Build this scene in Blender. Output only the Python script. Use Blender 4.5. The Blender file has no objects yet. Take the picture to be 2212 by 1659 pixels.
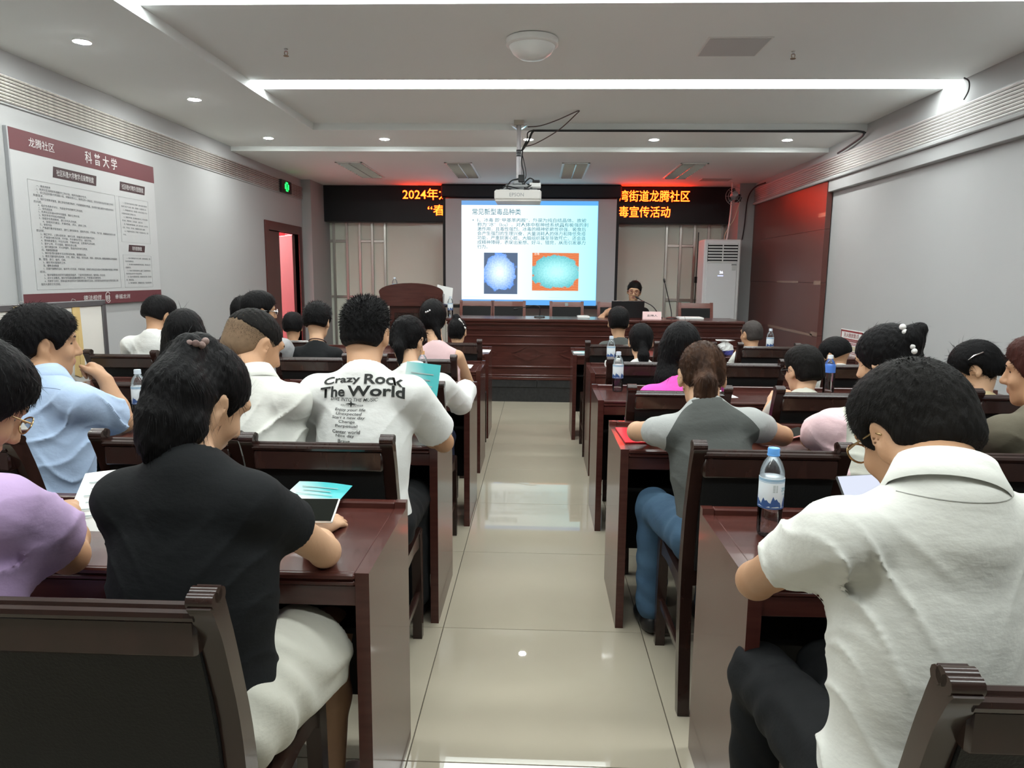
import bpy, bmesh, math, random
import numpy as np
from mathutils import Vector, Matrix
from mathutils.bvhtree import BVHTree

SC = bpy.context.scene
COL = SC.collection
R = math.radians

# ---------------------------------------------------------------- camera
cam_d = bpy.data.cameras.new('camera')
cam_d.sensor_fit = 'HORIZONTAL'
cam_d.sensor_width = 36.0
cam_d.lens = 1530.0 / 2212.0 * 36.0
cam_d.clip_start = 0.02
cam = bpy.data.objects.new('camera', cam_d)
COL.objects.link(cam)
_r = Vector((0.99928278, 0.03680711, 0.0088973))
_f = Vector((-0.03505031, 0.98798023, -0.15055408))
_u = Vector((-0.01433181, 0.15013425, 0.98856174))
cam.matrix_world = Matrix(((_r.x, _u.x, -_f.x, 0.0), (_r.y, _u.y, -_f.y, 0.0),
                           (_r.z, _u.z, -_f.z, 1.41), (0, 0, 0, 1)))
SC.camera = cam

# ---------------------------------------------------------------- light level
SC.view_settings.view_transform = 'Standard'
SC.view_settings.look = 'None'
SC.view_settings.gamma = 1.0
SC.view_settings.use_curve_mapping = False
SC.view_settings.exposure = 0.12
world = bpy.data.worlds.new('world')
SC.world = world
world.use_nodes = True
world.node_tree.nodes['Background'].inputs[0].default_value = (0.8, 0.85, 0.9, 1)
world.node_tree.nodes['Background'].inputs[1].default_value = 0.15
SLOT_E = 17.0       # ceiling light strips
DOWN_E = 820.0       # recessed downlights
SLIDE_E = 1.15      # projected slide
LED_E = 28.0         # red LED lettering

# ---------------------------------------------------------------- materials
MATS = {}


def mat(name, col=(0.8, 0.8, 0.8), rough=0.5, metal=0.0, spec=0.5, coat=0.0, emit=None, estr=1.0,
        noise=None, bump=None, trans=0.0, ior=1.45, alpha=1.0, sheen=0.0, stretch=None):
    """noise=(scale, second colour, detail), bump=(scale, strength)"""
    if name in MATS:
        return MATS[name]
    m = bpy.data.materials.new(name)
    m.use_nodes = True
    nt = m.node_tree
    b = nt.nodes['Principled BSDF']
    b.inputs['Base Color'].default_value = (*col, 1)
    b.inputs['Roughness'].default_value = rough
    b.inputs['Metallic'].default_value = metal
    b.inputs['Specular IOR Level'].default_value = spec
    b.inputs['IOR'].default_value = ior
    if coat:
        b.inputs['Coat Weight'].default_value = coat
        b.inputs['Coat Roughness'].default_value = 0.08
    if trans:
        b.inputs['Transmission Weight'].default_value = trans
    if sheen:
        b.inputs['Sheen Weight'].default_value = sheen
    if alpha < 1:
        b.inputs['Alpha'].default_value = alpha
    if emit:
        b.inputs['Emission Color'].default_value = (*emit, 1)
        b.inputs['Emission Strength'].default_value = estr
    if noise or bump:
        tc = nt.nodes.new('ShaderNodeTexCoord')
        mp = nt.nodes.new('ShaderNodeMapping')
        nt.links.new(tc.outputs['Object'], mp.inputs['Vector'])
        if stretch:
            mp.inputs['Scale'].default_value = stretch
    if noise:
        n = nt.nodes.new('ShaderNodeTexNoise')
        n.inputs['Scale'].default_value = noise[0]
        n.inputs['Detail'].default_value = noise[2] if len(noise) > 2 else 3
        nt.links.new(mp.outputs['Vector'], n.inputs['Vector'])
        rp = nt.nodes.new('ShaderNodeValToRGB')
        rp.color_ramp.elements[0].position = 0.3
        rp.color_ramp.elements[1].position = 0.7
        rp.color_ramp.elements[0].color = (*col, 1)
        rp.color_ramp.elements[1].color = (*noise[1], 1)
        nt.links.new(n.outputs['Fac'], rp.inputs['Fac'])
        nt.links.new(rp.outputs['Color'], b.inputs['Base Color'])
    if bump:
        n2 = nt.nodes.new('ShaderNodeTexNoise')
        n2.inputs['Scale'].default_value = bump[0]
        n2.inputs['Detail'].default_value = 4
        nt.links.new(mp.outputs['Vector'], n2.inputs['Vector'])
        bp = nt.nodes.new('ShaderNodeBump')
        bp.inputs['Strength'].default_value = bump[1]
        bp.inputs['Distance'].default_value = 0.01
        nt.links.new(n2.outputs['Fac'], bp.inputs['Height'])
        nt.links.new(bp.outputs['Normal'], b.inputs['Normal'])
    MATS[name] = m
    return m


def emat(name, col, strength):
    if name in MATS:
        return MATS[name]
    m = bpy.data.materials.new(name)
    m.use_nodes = True
    nt = m.node_tree
    nt.nodes.remove(nt.nodes['Principled BSDF'])
    e = nt.nodes.new('ShaderNodeEmission')
    e.inputs[0].default_value = (*col, 1)
    e.inputs[1].default_value = strength
    nt.links.new(e.outputs[0], nt.nodes['Material Output'].inputs[0])
    MATS[name] = m
    return m


M_PAINT = mat('wall_paint', (0.42, 0.425, 0.425), 0.75, spec=0.2, noise=(1.2, (0.405, 0.41, 0.41)), bump=(90, 0.03))
M_CEIL = mat('ceiling_paint', (0.83, 0.86, 0.85), 0.85, spec=0.15, noise=(0.8, (0.81, 0.84, 0.83)))
M_WOOD = mat('dark_red_wood', (0.050, 0.013, 0.010), 0.27, coat=0.25, noise=(5, (0.075, 0.021, 0.016), 6), stretch=(1, 9, 9))
M_WOODB = mat('brown_black_wood', (0.020, 0.009, 0.007), 0.25, coat=0.3, noise=(7, (0.030, 0.013, 0.010), 5), stretch=(6, 6, 1))
M_REDWOOD = mat('reddish_wood', (0.17, 0.045, 0.030), 0.35, coat=0.2, noise=(6, (0.22, 0.065, 0.042), 5), stretch=(1, 8, 8))
M_LEATHER = mat('black_leather', (0.012, 0.012, 0.012), 0.5, spec=0.3, bump=(180, 0.15))
M_DARK = mat('dark_panel', (0.012, 0.011, 0.011), 0.5, spec=0.3)
M_STEEL = mat('brushed_steel', (0.62, 0.60, 0.56), 0.28, 1.0, bump=(60, 0.05), stretch=(40, 40, 1))
M_WHITE = mat('white_plastic', (0.78, 0.78, 0.76), 0.4)
M_PAPER = mat('paper_white', (0.82, 0.83, 0.82), 0.6)
M_BLACKP = mat('black_plastic', (0.015, 0.015, 0.016), 0.35)
M_CABLE = mat('cable_black', (0.02, 0.02, 0.022), 0.45)
M_CHROME = mat('chrome', (0.8, 0.8, 0.8), 0.15, 1.0)
M_GREYP = mat('grey_plastic', (0.35, 0.36, 0.37), 0.4)

# ---------------------------------------------------------------- mesh helpers


class MB:
    """collects simple shapes into one mesh"""

    def __init__(s):
        s.v = []
        s.f = []
        s.m = []

    def add(s, vs, fs, mi=0):
        o = len(s.v)
        s.v += [tuple(map(float, p)) for p in vs]
        for f in fs:
            s.f.append(tuple(o + i for i in f))
            s.m.append(mi)
        return s

    def box(s, x0, y0, z0, x1, y1, z1, c=0.0, mi=0):
        if c <= 0:
            vs = [(x, y, z) for z in (z0, z1) for y in (y0, y1) for x in (x0, x1)]
            fs = [(0, 2, 3, 1), (4, 5, 7, 6), (0, 1, 5, 4), (2, 6, 7, 3), (0, 4, 6, 2), (1, 3, 7, 5)]
            return s.add(vs, fs, mi)
        c = min(c, (x1 - x0) * .49, (y1 - y0) * .49, (z1 - z0) * .49)
        vs = []
        idx = {}
        X, Y, Z = (x0, x1), (y0, y1), (z0, z1)
        sg = (1, -1)
        for i in (0, 1):
            for j in (0, 1):
                for k in (0, 1):
                    a = (X[i], Y[j] + sg[j] * c, Z[k] + sg[k] * c)
                    b = (X[i] + sg[i] * c, Y[j], Z[k] + sg[k] * c)
                    d = (X[i] + sg[i] * c, Y[j] + sg[j] * c, Z[k])
                    for ax, p in enumerate((a, b, d)):
                        idx[(i, j, k, ax)] = len(vs)
                        vs.append(p)
        fs = []

        def q(*keys):
            fs.append(tuple(idx[k] for k in keys))
        q((0, 0, 0, 0), (0, 0, 1, 0), (0, 1, 1, 0), (0, 1, 0, 0))
        q((1, 0, 0, 0), (1, 1, 0, 0), (1, 1, 1, 0), (1, 0, 1, 0))
        q((0, 0, 0, 1), (1, 0, 0, 1), (1, 0, 1, 1), (0, 0, 1, 1))
        q((0, 1, 0, 1), (0, 1, 1, 1), (1, 1, 1, 1), (1, 1, 0, 1))
        q((0, 0, 0, 2), (0, 1, 0, 2), (1, 1, 0, 2), (1, 0, 0, 2))
        q((0, 0, 1, 2), (1, 0, 1, 2), (1, 1, 1, 2), (0, 1, 1, 2))
        for i in (0, 1):
            for j in (0, 1):
                q((i, j, 0, 0), (i, j, 0, 1), (i, j, 1, 1), (i, j, 1, 0))
        for j in (0, 1):
            for k in (0, 1):
                q((0, j, k, 1), (1, j, k, 1), (1, j, k, 2), (0, j, k, 2))
        for i in (0, 1):
            for k in (0, 1):
                q((i, 0, k, 0), (i, 1, k, 0), (i, 1, k, 2), (i, 0, k, 2))
        for i in (0, 1):
            for j in (0, 1):
                for k in (0, 1):
                    q((i, j, k, 0), (i, j, k, 1), (i, j, k, 2))
        return s.add(vs, fs, mi)

    def prism(s, poly, d0, d1, plane='yz', mi=0):
        """polygon in a plane, extruded along the remaining axis from d0 to d1"""
        n = len(poly)

        def mk(a, b, d):
            return {'yz': (d, a, b), 'xz': (a, d, b), 'xy': (a, b, d)}[plane]
        vs = [mk(a, b, d0) for a, b in poly] + [mk(a, b, d1) for a, b in poly]
        fs = [tuple(range(n)), tuple(range(2 * n - 1, n - 1, -1))]
        fs += [(i, i + n, (i + 1) % n + n, (i + 1) % n) for i in range(n)]
        return s.add(vs, fs, mi)

    def strip(s, cl, w, d0, d1, plane='yz', mi=0):
        """a band of half-width w (number or list) along a centre line in a plane, extruded"""
        P = [Vector(p) for p in cl]
        L, Q = [], []
        for i, p in enumerate(P):
            t = (P[min(i + 1, len(P) - 1)] - P[max(i - 1, 0)]).normalized()
            nrm = Vector((-t.y, t.x))
            ww = w[i] if isinstance(w, (list, tuple)) else w
            L.append(p + nrm * ww)
            Q.append(p - nrm * ww)
        n = len(P)

        def mk(a, d):
            return {'yz': (d, a.x, a.y), 'xz': (a.x, d, a.y), 'xy': (a.x, a.y, d)}[plane]
        vs = [mk(a, d0) for a in L] + [mk(a, d0) for a in Q] + [mk(a, d1) for a in L] + [mk(a, d1) for a in Q]
        fs = []
        for i in range(n - 1):
            fs += [(i, i + 1, n + i + 1, n + i), (2 * n + i, 3 * n + i, 3 * n + i + 1, 2 * n + i + 1),
                   (i, 2 * n + i, 2 * n + i + 1, i + 1), (n + i, n + i + 1, 3 * n + i + 1, 3 * n + i)]
        fs += [(0, n, 3 * n, 2 * n), (n - 1, 3 * n - 1, 4 * n - 1, 2 * n - 1)]
        return s.add(vs, fs, mi)

    def tube(s, pts, r, n=8, mi=0, cap=True):
        P = [Vector(p) for p in pts]
        vs, fs = [], []
        up = Vector((0, 0, 1))
        prev = None
        for i, p in enumerate(P):
            t = (P[min(i + 1, len(P) - 1)] - P[max(i - 1, 0)]).normalized()
            if prev is None:
                a = up if abs(t.z) < 0.9 else Vector((1, 0, 0))
                u = t.cross(a).normalized()
            else:
                u = (prev - t * prev.dot(t)).normalized()
            prev = u
            w = t.cross(u)
            rr = r[i] if isinstance(r, (list, tuple)) else r
            for k in range(n):
                a = 2 * math.pi * k / n
                vs.append(p + u * (math.cos(a) * rr) + w * (math.sin(a) * rr))
        for i in range(len(P) - 1):
            for k in range(n):
                k2 = (k + 1) % n
                fs.append((i * n + k, i * n + k2, (i + 1) * n + k2, (i + 1) * n + k))
        if cap:
            fs.append(tuple(range(n - 1, -1, -1)))
            fs.append(tuple((len(P) - 1) * n + k for k in range(n)))
        return s.add(vs, fs, mi)

    def lathe(s, prof, c=(0, 0, 0), n=24, mi=0, sx=1.0, sy=1.0):
        vs, fs = [], []
        for r, z in prof:
            for k in range(n):
                a = 2 * math.pi * k / n
                vs.append((c[0] + r * math.cos(a) * sx, c[1] + r * math.sin(a) * sy, c[2] + z))
        for i in range(len(prof) - 1):
            for k in range(n):
                k2 = (k + 1) % n
                fs.append((i * n + k, i * n + k2, (i + 1) * n + k2, (i + 1) * n + k))
        if prof[0][0] > 1e-6:
            fs.append(tuple(range(n - 1, -1, -1)))
        if prof[-1][0] > 1e-6:
            fs.append(tuple((len(prof) - 1) * n + k for k in range(n)))
        return s.add(vs, fs, mi)

    def ball(s, c, r, n=12, mi=0, sc=(1, 1, 1)):
        prof = [(max(1e-7, r * math.sin(math.pi * i / n)), -r * math.cos(math.pi * i / n)) for i in range(n + 1)]
        o = len(s.v)
        s.lathe(prof, (0, 0, 0), n * 2, mi)
        for i in range(o, len(s.v)):
            v = s.v[i]
            s.v[i] = (c[0] + v[0] * sc[0], c[1] + v[1] * sc[1], c[2] + v[2] * sc[2])
        return s

    def xf(s, M, start=0):
        for i in range(start, len(s.v)):
            s.v[i] = tuple(M @ Vector(s.v[i]))
        return s

    def mesh(s, name, mats, smooth=False):
        me = bpy.data.meshes.new(name)
        me.from_pydata(s.v, [], s.f)
        bm = bmesh.new()
        bm.from_mesh(me)
        bmesh.ops.recalc_face_normals(bm, faces=bm.faces)
        bm.to_mesh(me)
        bm.free()
        for m in (mats if isinstance(mats, (list, tuple)) else [mats]):
            me.materials.append(m)
        if len(me.polygons) == len(s.m):
            me.polygons.foreach_set('material_index', s.m)
        if smooth:
            me.polygons.foreach_set('use_smooth', [True] * len(me.polygons))
            if smooth != 'all':
                try:
                    me.set_sharp_from_angle(angle=R(40))
                except Exception:
                    pass
        me.update()
        return me

    def obj(s, name, mats, parent=None, loc=(0, 0, 0), rot=(0, 0, 0), smooth=False):
        return link(name, s.mesh(name, mats, smooth), parent, loc, rot)


def link(name, data, parent=None, loc=(0, 0, 0), rot=(0, 0, 0)):
    o = bpy.data.objects.new(name, data)
    COL.objects.link(o)
    o.location = loc
    o.rotation_euler = rot
    if parent is not None:
        o.parent = parent
    return o


def tag(o, label=None, cat=None, group=None, kind=None):
    if label:
        o['label'] = label
    if cat:
        o['category'] = cat
    if group:
        o['group'] = group
    if kind:
        o['kind'] = kind
    return o


def thing(name, label, cat, loc=(0, 0, 0), rz=0.0, group=None):
    return tag(link(name, None, None, loc, (0, 0, rz)), label, cat, group)


def struct(name, mb, mats, parent=None, smooth=False):
    o = mb.obj(name, mats, parent, smooth=smooth)
    o['kind'] = 'structure'
    return o


def dup(root, loc, rz=0.0, label=None, group=None):
    r = root.copy()
    COL.objects.link(r)
    r.location = loc
    r.rotation_euler = (0, 0, rz)
    if label:
        r['label'] = label
    if group:
        r['group'] = group
    for ch in list(root.children):
        c = ch.copy()
        COL.objects.link(c)
        c.parent = r
        for g in list(ch.children):
            d = g.copy()
            COL.objects.link(d)
            d.parent = c
    return r


_tc = {}


def text_mesh(txt, w=None, h=None, bold=0.0, res=2, shear=0.0, extr=0.0):
    """flat mesh of a piece of lettering, lower left corner at 0,0 in the xy plane, scaled to w and/or h"""
    cu = bpy.data.curves.new('lettering', 'FONT')
    cu.body = txt
    cu.size = 1.0
    cu.resolution_u = res
    cu.offset = bold
    cu.shear = shear
    cu.extrude = extr
    ob = bpy.data.objects.new('lettering', cu)
    COL.objects.link(ob)
    dg = bpy.context.evaluated_depsgraph_get()
    dg.update()
    me = bpy.data.meshes.new_from_object(ob.evaluated_get(dg))
    bpy.data.objects.remove(ob)
    bpy.data.curves.remove(cu)
    n = len(me.vertices)
    co = np.empty(n * 3, np.float32)
    me.vertices.foreach_get('co', co)
    co = co.reshape(-1, 3)
    if n:
        lo, hi = co[:, :2].min(0), co[:, :2].max(0)
        s = hi - lo
        fx = (w / s[0]) if w else None
        fy = (h / s[1]) if h else None
        if fx is None:
            fx = fy
        if fy is None:
            fy = fx
        co[:, 0] = (co[:, 0] - lo[0]) * fx
        co[:, 1] = (co[:, 1] - lo[1]) * fy
        me.vertices.foreach_set('co', co.ravel())
    me.materials.clear()
    return me, co


def letter(name, txt, M, mt, parent, w=None, h=None, bold=0.0, res=2, shear=0.0, fn=None):
    me, co = text_mesh(txt, w, h, bold, res, shear)
    out = np.array([tuple(M @ Vector(fn(*map(float, c)) if fn else tuple(map(float, c)))) for c in co], np.float32)
    me.vertices.foreach_set('co', out.ravel())
    me.materials.append(mt)
    me.update()
    return link(name, me, parent)


def plane_M(o, xa, ya):
    """matrix taking local xy into the plane through o with the given axes"""
    xa, ya = Vector(xa).normalized(), Vector(ya).normalized()
    za = xa.cross(ya)
    return Matrix(((xa.x, ya.x, za.x, o[0]), (xa.y, ya.y, za.y, o[1]), (xa.z, ya.z, za.z, o[2]), (0, 0, 0, 1)))


def bez(pts, n=8):
    """Catmull-Rom through the points"""
    P = [Vector(p) for p in pts]
    out = []
    for i in range(len(P) - 1):
        a, b, c, d = P[max(i - 1, 0)], P[i], P[i + 1], P[min(i + 2, len(P) - 1)]
        for k in range(n):
            t = k / n
            out.append(0.5 * ((2 * b) + (c - a) * t + (2 * a - 5 * b + 4 * c - d) * t * t + (3 * b - a - 3 * c + d) * t ** 3))
    out.append(P[-1])
    return out
# ================================================================ the room
XL, XR, YF, YB = -3.345, 3.09, 11.06, -3.0     # side walls, front wall, back wall; shell and fixtures scaled about the camera
XB = 3.028                                    # face of the beam and of the louvre band on the right
ZS, ZT, ZF = 2.77, 2.834, 2.723                # soffit, tray and front ceiling heights
TX, TY = -2.163, 6.963                         # tray edges

# floor: slab plus the tiles of the aisle and everything near it as separate pieces
M_TILE = mat('polished_tile', (0.43, 0.385, 0.30), 0.014, spec=0.5, noise=(2.2, (0.405, 0.36, 0.28), 6))
M_GROUT = mat('tile_joint', (0.09, 0.075, 0.06), 0.8)
fl = struct('floor', MB().box(XL - 0.1, YB - 0.1, -0.12, XR + 0.1, YF + 0.2, -0.006), M_GROUT)
tile_me = MB().box(-0.3985, -0.3985, -0.012, 0.3985, 0.3985, 0.0, c=0.0012).mesh('tile', M_TILE)
GX0, GY0 = 0.435 + 0.4, 2.678 + 0.4
for i in range(-5, 4):
    for j in range(-7, 10):
        cx, cy = GX0 + 0.8 * i, GY0 + 0.8 * j
        x0, x1 = max(cx - .4, XL), min(cx + .4, XR)
        y0, y1 = max(cy - .4, YB), min(cy + .4, YF)
        if x1 - x0 < .02 or y1 - y0 < .02:
            continue
        if x1 - x0 > .79 and y1 - y0 > .79:
            link('tile', tile_me, fl, (cx, cy, 0))
        else:
            MB().box(x0 + .0015, y0 + .0015, -.012, x1 - .0015, y1 - .0015, 0, c=.0012).obj('tile', M_TILE, fl)

# ---- walls
DY0, DY1, DZ = 8.693, 10.04, 2.064              # doorway in the left wall (outer frame)
FW = 0.11
lw = MB()
lw.box(XL - .07, YB, 0, XL, DY0 + FW, 2.95)
lw.box(XL - .07, DY1 - FW, 0, XL, YF + .2, 2.95)
lw.box(XL - .07, DY0 + FW, DZ - FW, XL, DY1 - FW, 2.95)
struct('wall_left', lw, M_PAINT)
struct('wall_right', MB().box(XR, YB, 0, XR + .2, YF + .2, 2.95), M_PAINT)
struct('wall_back', MB().box(XL - .07, YB - .2, 0, XR + .2, YB, 2.95), M_PAINT)
struct('wall_front', MB().box(XL - .07, YF, 0, XR + .2, YF + .2, 2.95), M_PAINT)
struct('wall_pier_left', MB().box(XL, 10.13, 0, -3.215, YF, ZF + .02), M_PAINT)
struct('wall_pier_right', MB().box(2.806, 10.34, 0, XR, YF, ZF + .02), M_PAINT)
# beam along the right wall, under the louvre band
struct('trim_1', MB().box(XB - .004, YB, 2.312, XR, 7.765, 2.425, c=.004), M_PAINT)
struct('trim_2', MB().box(XB - .037, YB, 2.425, XR, 10.34, 2.457, c=.006), M_PAINT)
struct('trim_3', MB().box(XB, YB, 2.457, XR, 10.34, ZT + .1), M_PAINT)
struct('trim_4', MB().box(XL, YB, 2.439, XL + .012, 10.13, 2.451, c=.003), M_PAINT)

# ---- ceiling: soffit round a raised tray that is cut by light slots
c = MB()
c.box(XL, YB, ZS, TX, 7.84, 3.02)
c.box(TX, TY, ZS, XR, 7.84, 3.02)
c.box(XL, 7.84, ZF, XR, YF, 3.02)
SLOTS = [(5.47, 5.723), (3.745, 3.998), (2.02, 2.273), (0.30, 0.553)]
edges = [TY] + [v for a, b in SLOTS for v in (b, a)] + [YB]
for k in range(0, len(edges), 2):
    c.box(TX, edges[k + 1], ZT, XR, edges[k], 3.02)
struct('ceiling', c, M_CEIL)
M_STRIP = emat('light_strip_glow', (0.94, 1.0, 0.985), SLOT_E)
slot_names = ['bright light strip recessed across the ceiling behind the projector mount',
              'bright light strip recessed across the ceiling at the top edge of the photo']
for k, (a, b) in enumerate(SLOTS):
    t = thing('ceiling_light_strip', slot_names[k] if k < 2 else 'bright light strip recessed across the ceiling above or behind the viewer',
              'ceiling light', (0, (a + b) / 2, ZT), group='recessed light strips in the ceiling')
    d = (b - a) / 2
    MB().box(TX, -d, .045, XR, d, .06).obj('diffuser', M_STRIP, t)
    MB().box(TX, -d, .06, XR, d, .18).obj('housing', M_WHITE, t)

# ---- recessed downlights
M_DOWN = emat('downlight_glow', (0.96, 1.0, 0.97), DOWN_E)
dl_rim = MB().lathe([(.036, -.001), (.052, -.001), (.055, -.006), (.050, -.009), (.038, -.004)], n=24).mesh('rim', M_WHITE, True)
dl_lens = MB().lathe([(.0001, -.013), (.036, -.011), (.037, -.004), (.0001, .004)], n=20).mesh('lens', M_DOWN)
for x, y, lab in [(-2.73, 4.37, 'small round downlight nearest the viewer along the left wall'),
                  (-2.73, 5.76, 'small round downlight in the middle of the left ceiling border'),
                  (-2.74, 7.34, 'small round downlight at the far left corner of the ceiling border'),
                  (-1.57, 7.38, 'small round downlight left of the projector pole'),
                  (-0.12, 7.38, 'small round downlight just behind the projector pole'),
                  (1.13, 7.38, 'small round downlight right of the projector pole'),
                  (2.44, 7.38, 'small round downlight at the far right of the ceiling border'),
                  (-2.73, 2.95, None), (-2.73, 1.48, None), (-2.73, 0.00, None)]:
    t = thing('downlight', lab or 'small round downlight on the left ceiling border above or behind the viewer', 'downlight', (x, y, ZS), group='round downlights in the ceiling border')
    link('rim', dl_rim, t)
    link('lens', dl_lens, t)

# ---- louvre bands high on both side walls, one object for each slat
def louvre(name, x, sgn, z0, z1, n, y0, y1, m, label):
    t = thing(name, label, 'grille', (x, y0, z0))
    h = (z1 - z0) / n
    L = y1 - y0
    s = sgn
    poly = [(0, 0), (.008 * s, .001), (.020 * s, h * .35), (.020 * s, h * .6), (.008 * s, h * .88), (0, h * .9)]
    me = MB().prism(poly, 0, L, 'xz').mesh('slat', m, 'all')
    for i in range(n):
        link('slat', me, t, (0, 0, i * h))
    MB().box(min(0, -.004 * s), 0, -.006, max(0, -.004 * s), L, z1 - z0 + .006).obj('backing', M_GREYP, t)
    return t


M_SLATL = mat('ribbed_slat', (0.72, 0.70, 0.65), 0.18, spec=0.6, noise=(14, (0.50, 0.48, 0.44), 5), stretch=(1, 3, 1))
M_SLATR = mat('white_slat', (0.70, 0.69, 0.68), 0.45)
louvre('wall_louvre', XL + .004, 1, 2.453, 2.623, 8, YB + .3, 10.11, M_SLATL, 'long band of pale glossy horizontal slats high on the left wall')
louvre('wall_louvre', XB - .004, -1, 2.463, 2.657, 8, YB + .3, 10.32, M_SLATR, 'long band of white horizontal slats high on the right wall')

# ---- door in the left wall, and the red room behind it
M_DOORW = mat('door_red_brown', (0.075, 0.020, 0.018), 0.4, noise=(8, (0.095, 0.027, 0.023), 5), stretch=(8, 8, 1))
fr = MB()
fr.box(XL - .085, DY0, 0, XL + .018, DY0 + FW, DZ, c=.004)
fr.box(XL - .085, DY1 - FW, 0, XL + .018, DY1, DZ, c=.004)
fr.box(XL - .085, DY0 + FW, DZ - FW, XL + .018, DY1 - FW, DZ, c=.004)
dr = struct('door_1', fr, M_DOORW)
MB().box(XL - .05, DY0 + FW, .01, XL - .01, DY0 + FW + .42, DZ - FW - .005, c=.003).obj('leaf', M_DOORW, dr)
lf = MB().box(-.02, 0, .01, .02, .53, DZ - FW - .005, c=.003)
lf2 = lf.obj('leaf', M_DOORW, dr, (XL - .065, DY1 - FW - .01, 0), (0, 0, R(40)))
MB().tube([(XL - .06, DY0 + FW + .40, 1.72), (XL - .10, DY0 + FW + .58, 1.93)], .012, 6).obj('door_closer_arm', M_BLACKP, dr)
M_PLATE = mat('switch_plate', (0.8, 0.8, 0.78), 0.4)
# corridor beyond the doorway
M_CORR = mat('corridor_pink_paint', (0.85, 0.42, 0.44), 0.6)
M_CORRD = mat('corridor_red_panel', (0.30, 0.045, 0.06), 0.4)
cx = XL - .07
corr = MB()
corr.box(cx - 1.7, 8.0, -.1, cx, 14.5, 0)
corr.box(cx - 1.7, 8.0, 2.6, cx, 14.5, 2.7)
struct('corridor_floor', corr, M_CORR)
struct('wall_corridor', MB().box(cx - 1.8, 8.0, 0, cx - 1.7, 14.5, 2.7), M_CORR)
struct('wall_corridor_end', MB().box(cx - 1.7, 14.5, 0, cx, 14.6, 2.7).box(cx - 1.7, 7.9, 0, cx, 8.0, 2.7).box(cx, YF + .2, 0, cx + .1, 14.5, 2.7), M_CORR)
for k, (y, lab) in enumerate([(12.9, 'tall red door panel glimpsed through the left doorway')]):
    p = thing('corridor_panel', lab, 'panel', (cx - 1.7, y, 0))
    MB().box(0, 0, 0, .05, 1.35, 2.3, c=.004).obj('board', M_CORRD, p)
    for z in (1.15, 1.62):
        MB().box(.05, .35, z, .06, .46, z + .12, c=.003).obj('sign_plate', M_PLATE, p)
ld = bpy.data.lights.new('corridor_lamp', 'AREA')
ld.energy = 260
ld.size = 1.0
ld.color = (1, .93, .9)
lo = bpy.data.objects.new('corridor_lamp', ld)
COL.objects.link(lo)
lo.location = (cx - .9, 11.6, 2.55)
# ================================================================ audience desks
DH, DD, DW = 0.745, 0.48, 1.20
ROWL = [1.50, 2.71, 3.85, 4.95, 6.06]
ROWR = [1.50, 2.71, 3.82, 4.93, 6.06]
ENDL = [-0.372, -0.388, -0.37, -0.40, -0.42]
ENDR = [0.475, 0.331, 0.335, 0.375, 0.308]


def make_desk():
    """local: x 0..DW, y 0..DD (0 = the sitters' side)"""
    t = thing('desk', 'x', 'desk')
    for x in (0, DW - .032):
        poly = [(0, 0), (DD, 0), (DD, DH + .018), (DD - .028, DH + .018), (DD - .03, DH), (0, DH)]
        MB().prism(poly, x, x + .032, 'yz').obj('end_panel', M_WOOD, t)
    MB().box(.032, 0.004, DH - .03, DW - .032, DD - .03, DH, c=.003).obj('desk_top', M_WOOD, t)
    e = MB()
    e.box(.032, -.006, DH - .016, DW - .032, .012, DH - .001, c=.004)
    e.box(.032, -.002, DH - .032, DW - .032, .012, DH - .018, c=.004)
    e.obj('edge_moulding', M_WOOD, t)
    MB().box(.032, .006, DH - .082, DW - .032, .024, DH - .033, c=.002).obj('apron', M_WOOD, t)
    e = MB()
    e.box(.032, DD - .03, DH - .03, DW - .032, DD, DH + .018, c=.004)
    e.obj('back_rail', M_WOOD, t)
    MB().box(.032, DD - .045, .17, DW - .032, DD - .028, DH - .03).obj('modesty_panel', M_DARK, t)
    MB().box(.032, .10, DH - .20, DW - .032, DD - .045, DH - .185).obj('shelf', M_DARK, t)
    return t


desk0 = None
ordinal = ['first', 'second', 'third', 'fourth', 'fifth']
for side in (-1, 1):
    for i in range(5):
        y = (ROWL if side < 0 else ROWR)[i]
        e = (ENDL if side < 0 else ENDR)[i]
        nd = 2
        for k in range(nd):
            x = (e - DW - k * (DW + .012)) if side < 0 else (e + k * (DW + .012))
            if side > 0 and k == 1 and x + DW > XB - .03:
                x = XB - .03 - DW
            lab = 'dark red desk, %s row from the viewer, %s block, %s' % (
                ordinal[i], 'left' if side < 0 else 'right',
                'at the aisle' if k == 0 else ('by the left wall' if side < 0 else 'by the right wall'))
            if desk0 is None:
                desk0 = make_desk()
                d = desk0
                d.location = (x, y, 0)
                d['label'] = lab
                d['group'] = 'desks of the audience'
            else:
                dup(desk0, (x, y, 0), 0, lab, 'desks of the audience')

# ================================================================ audience chairs
CW = 0.215                      # half width to the post centres


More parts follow.
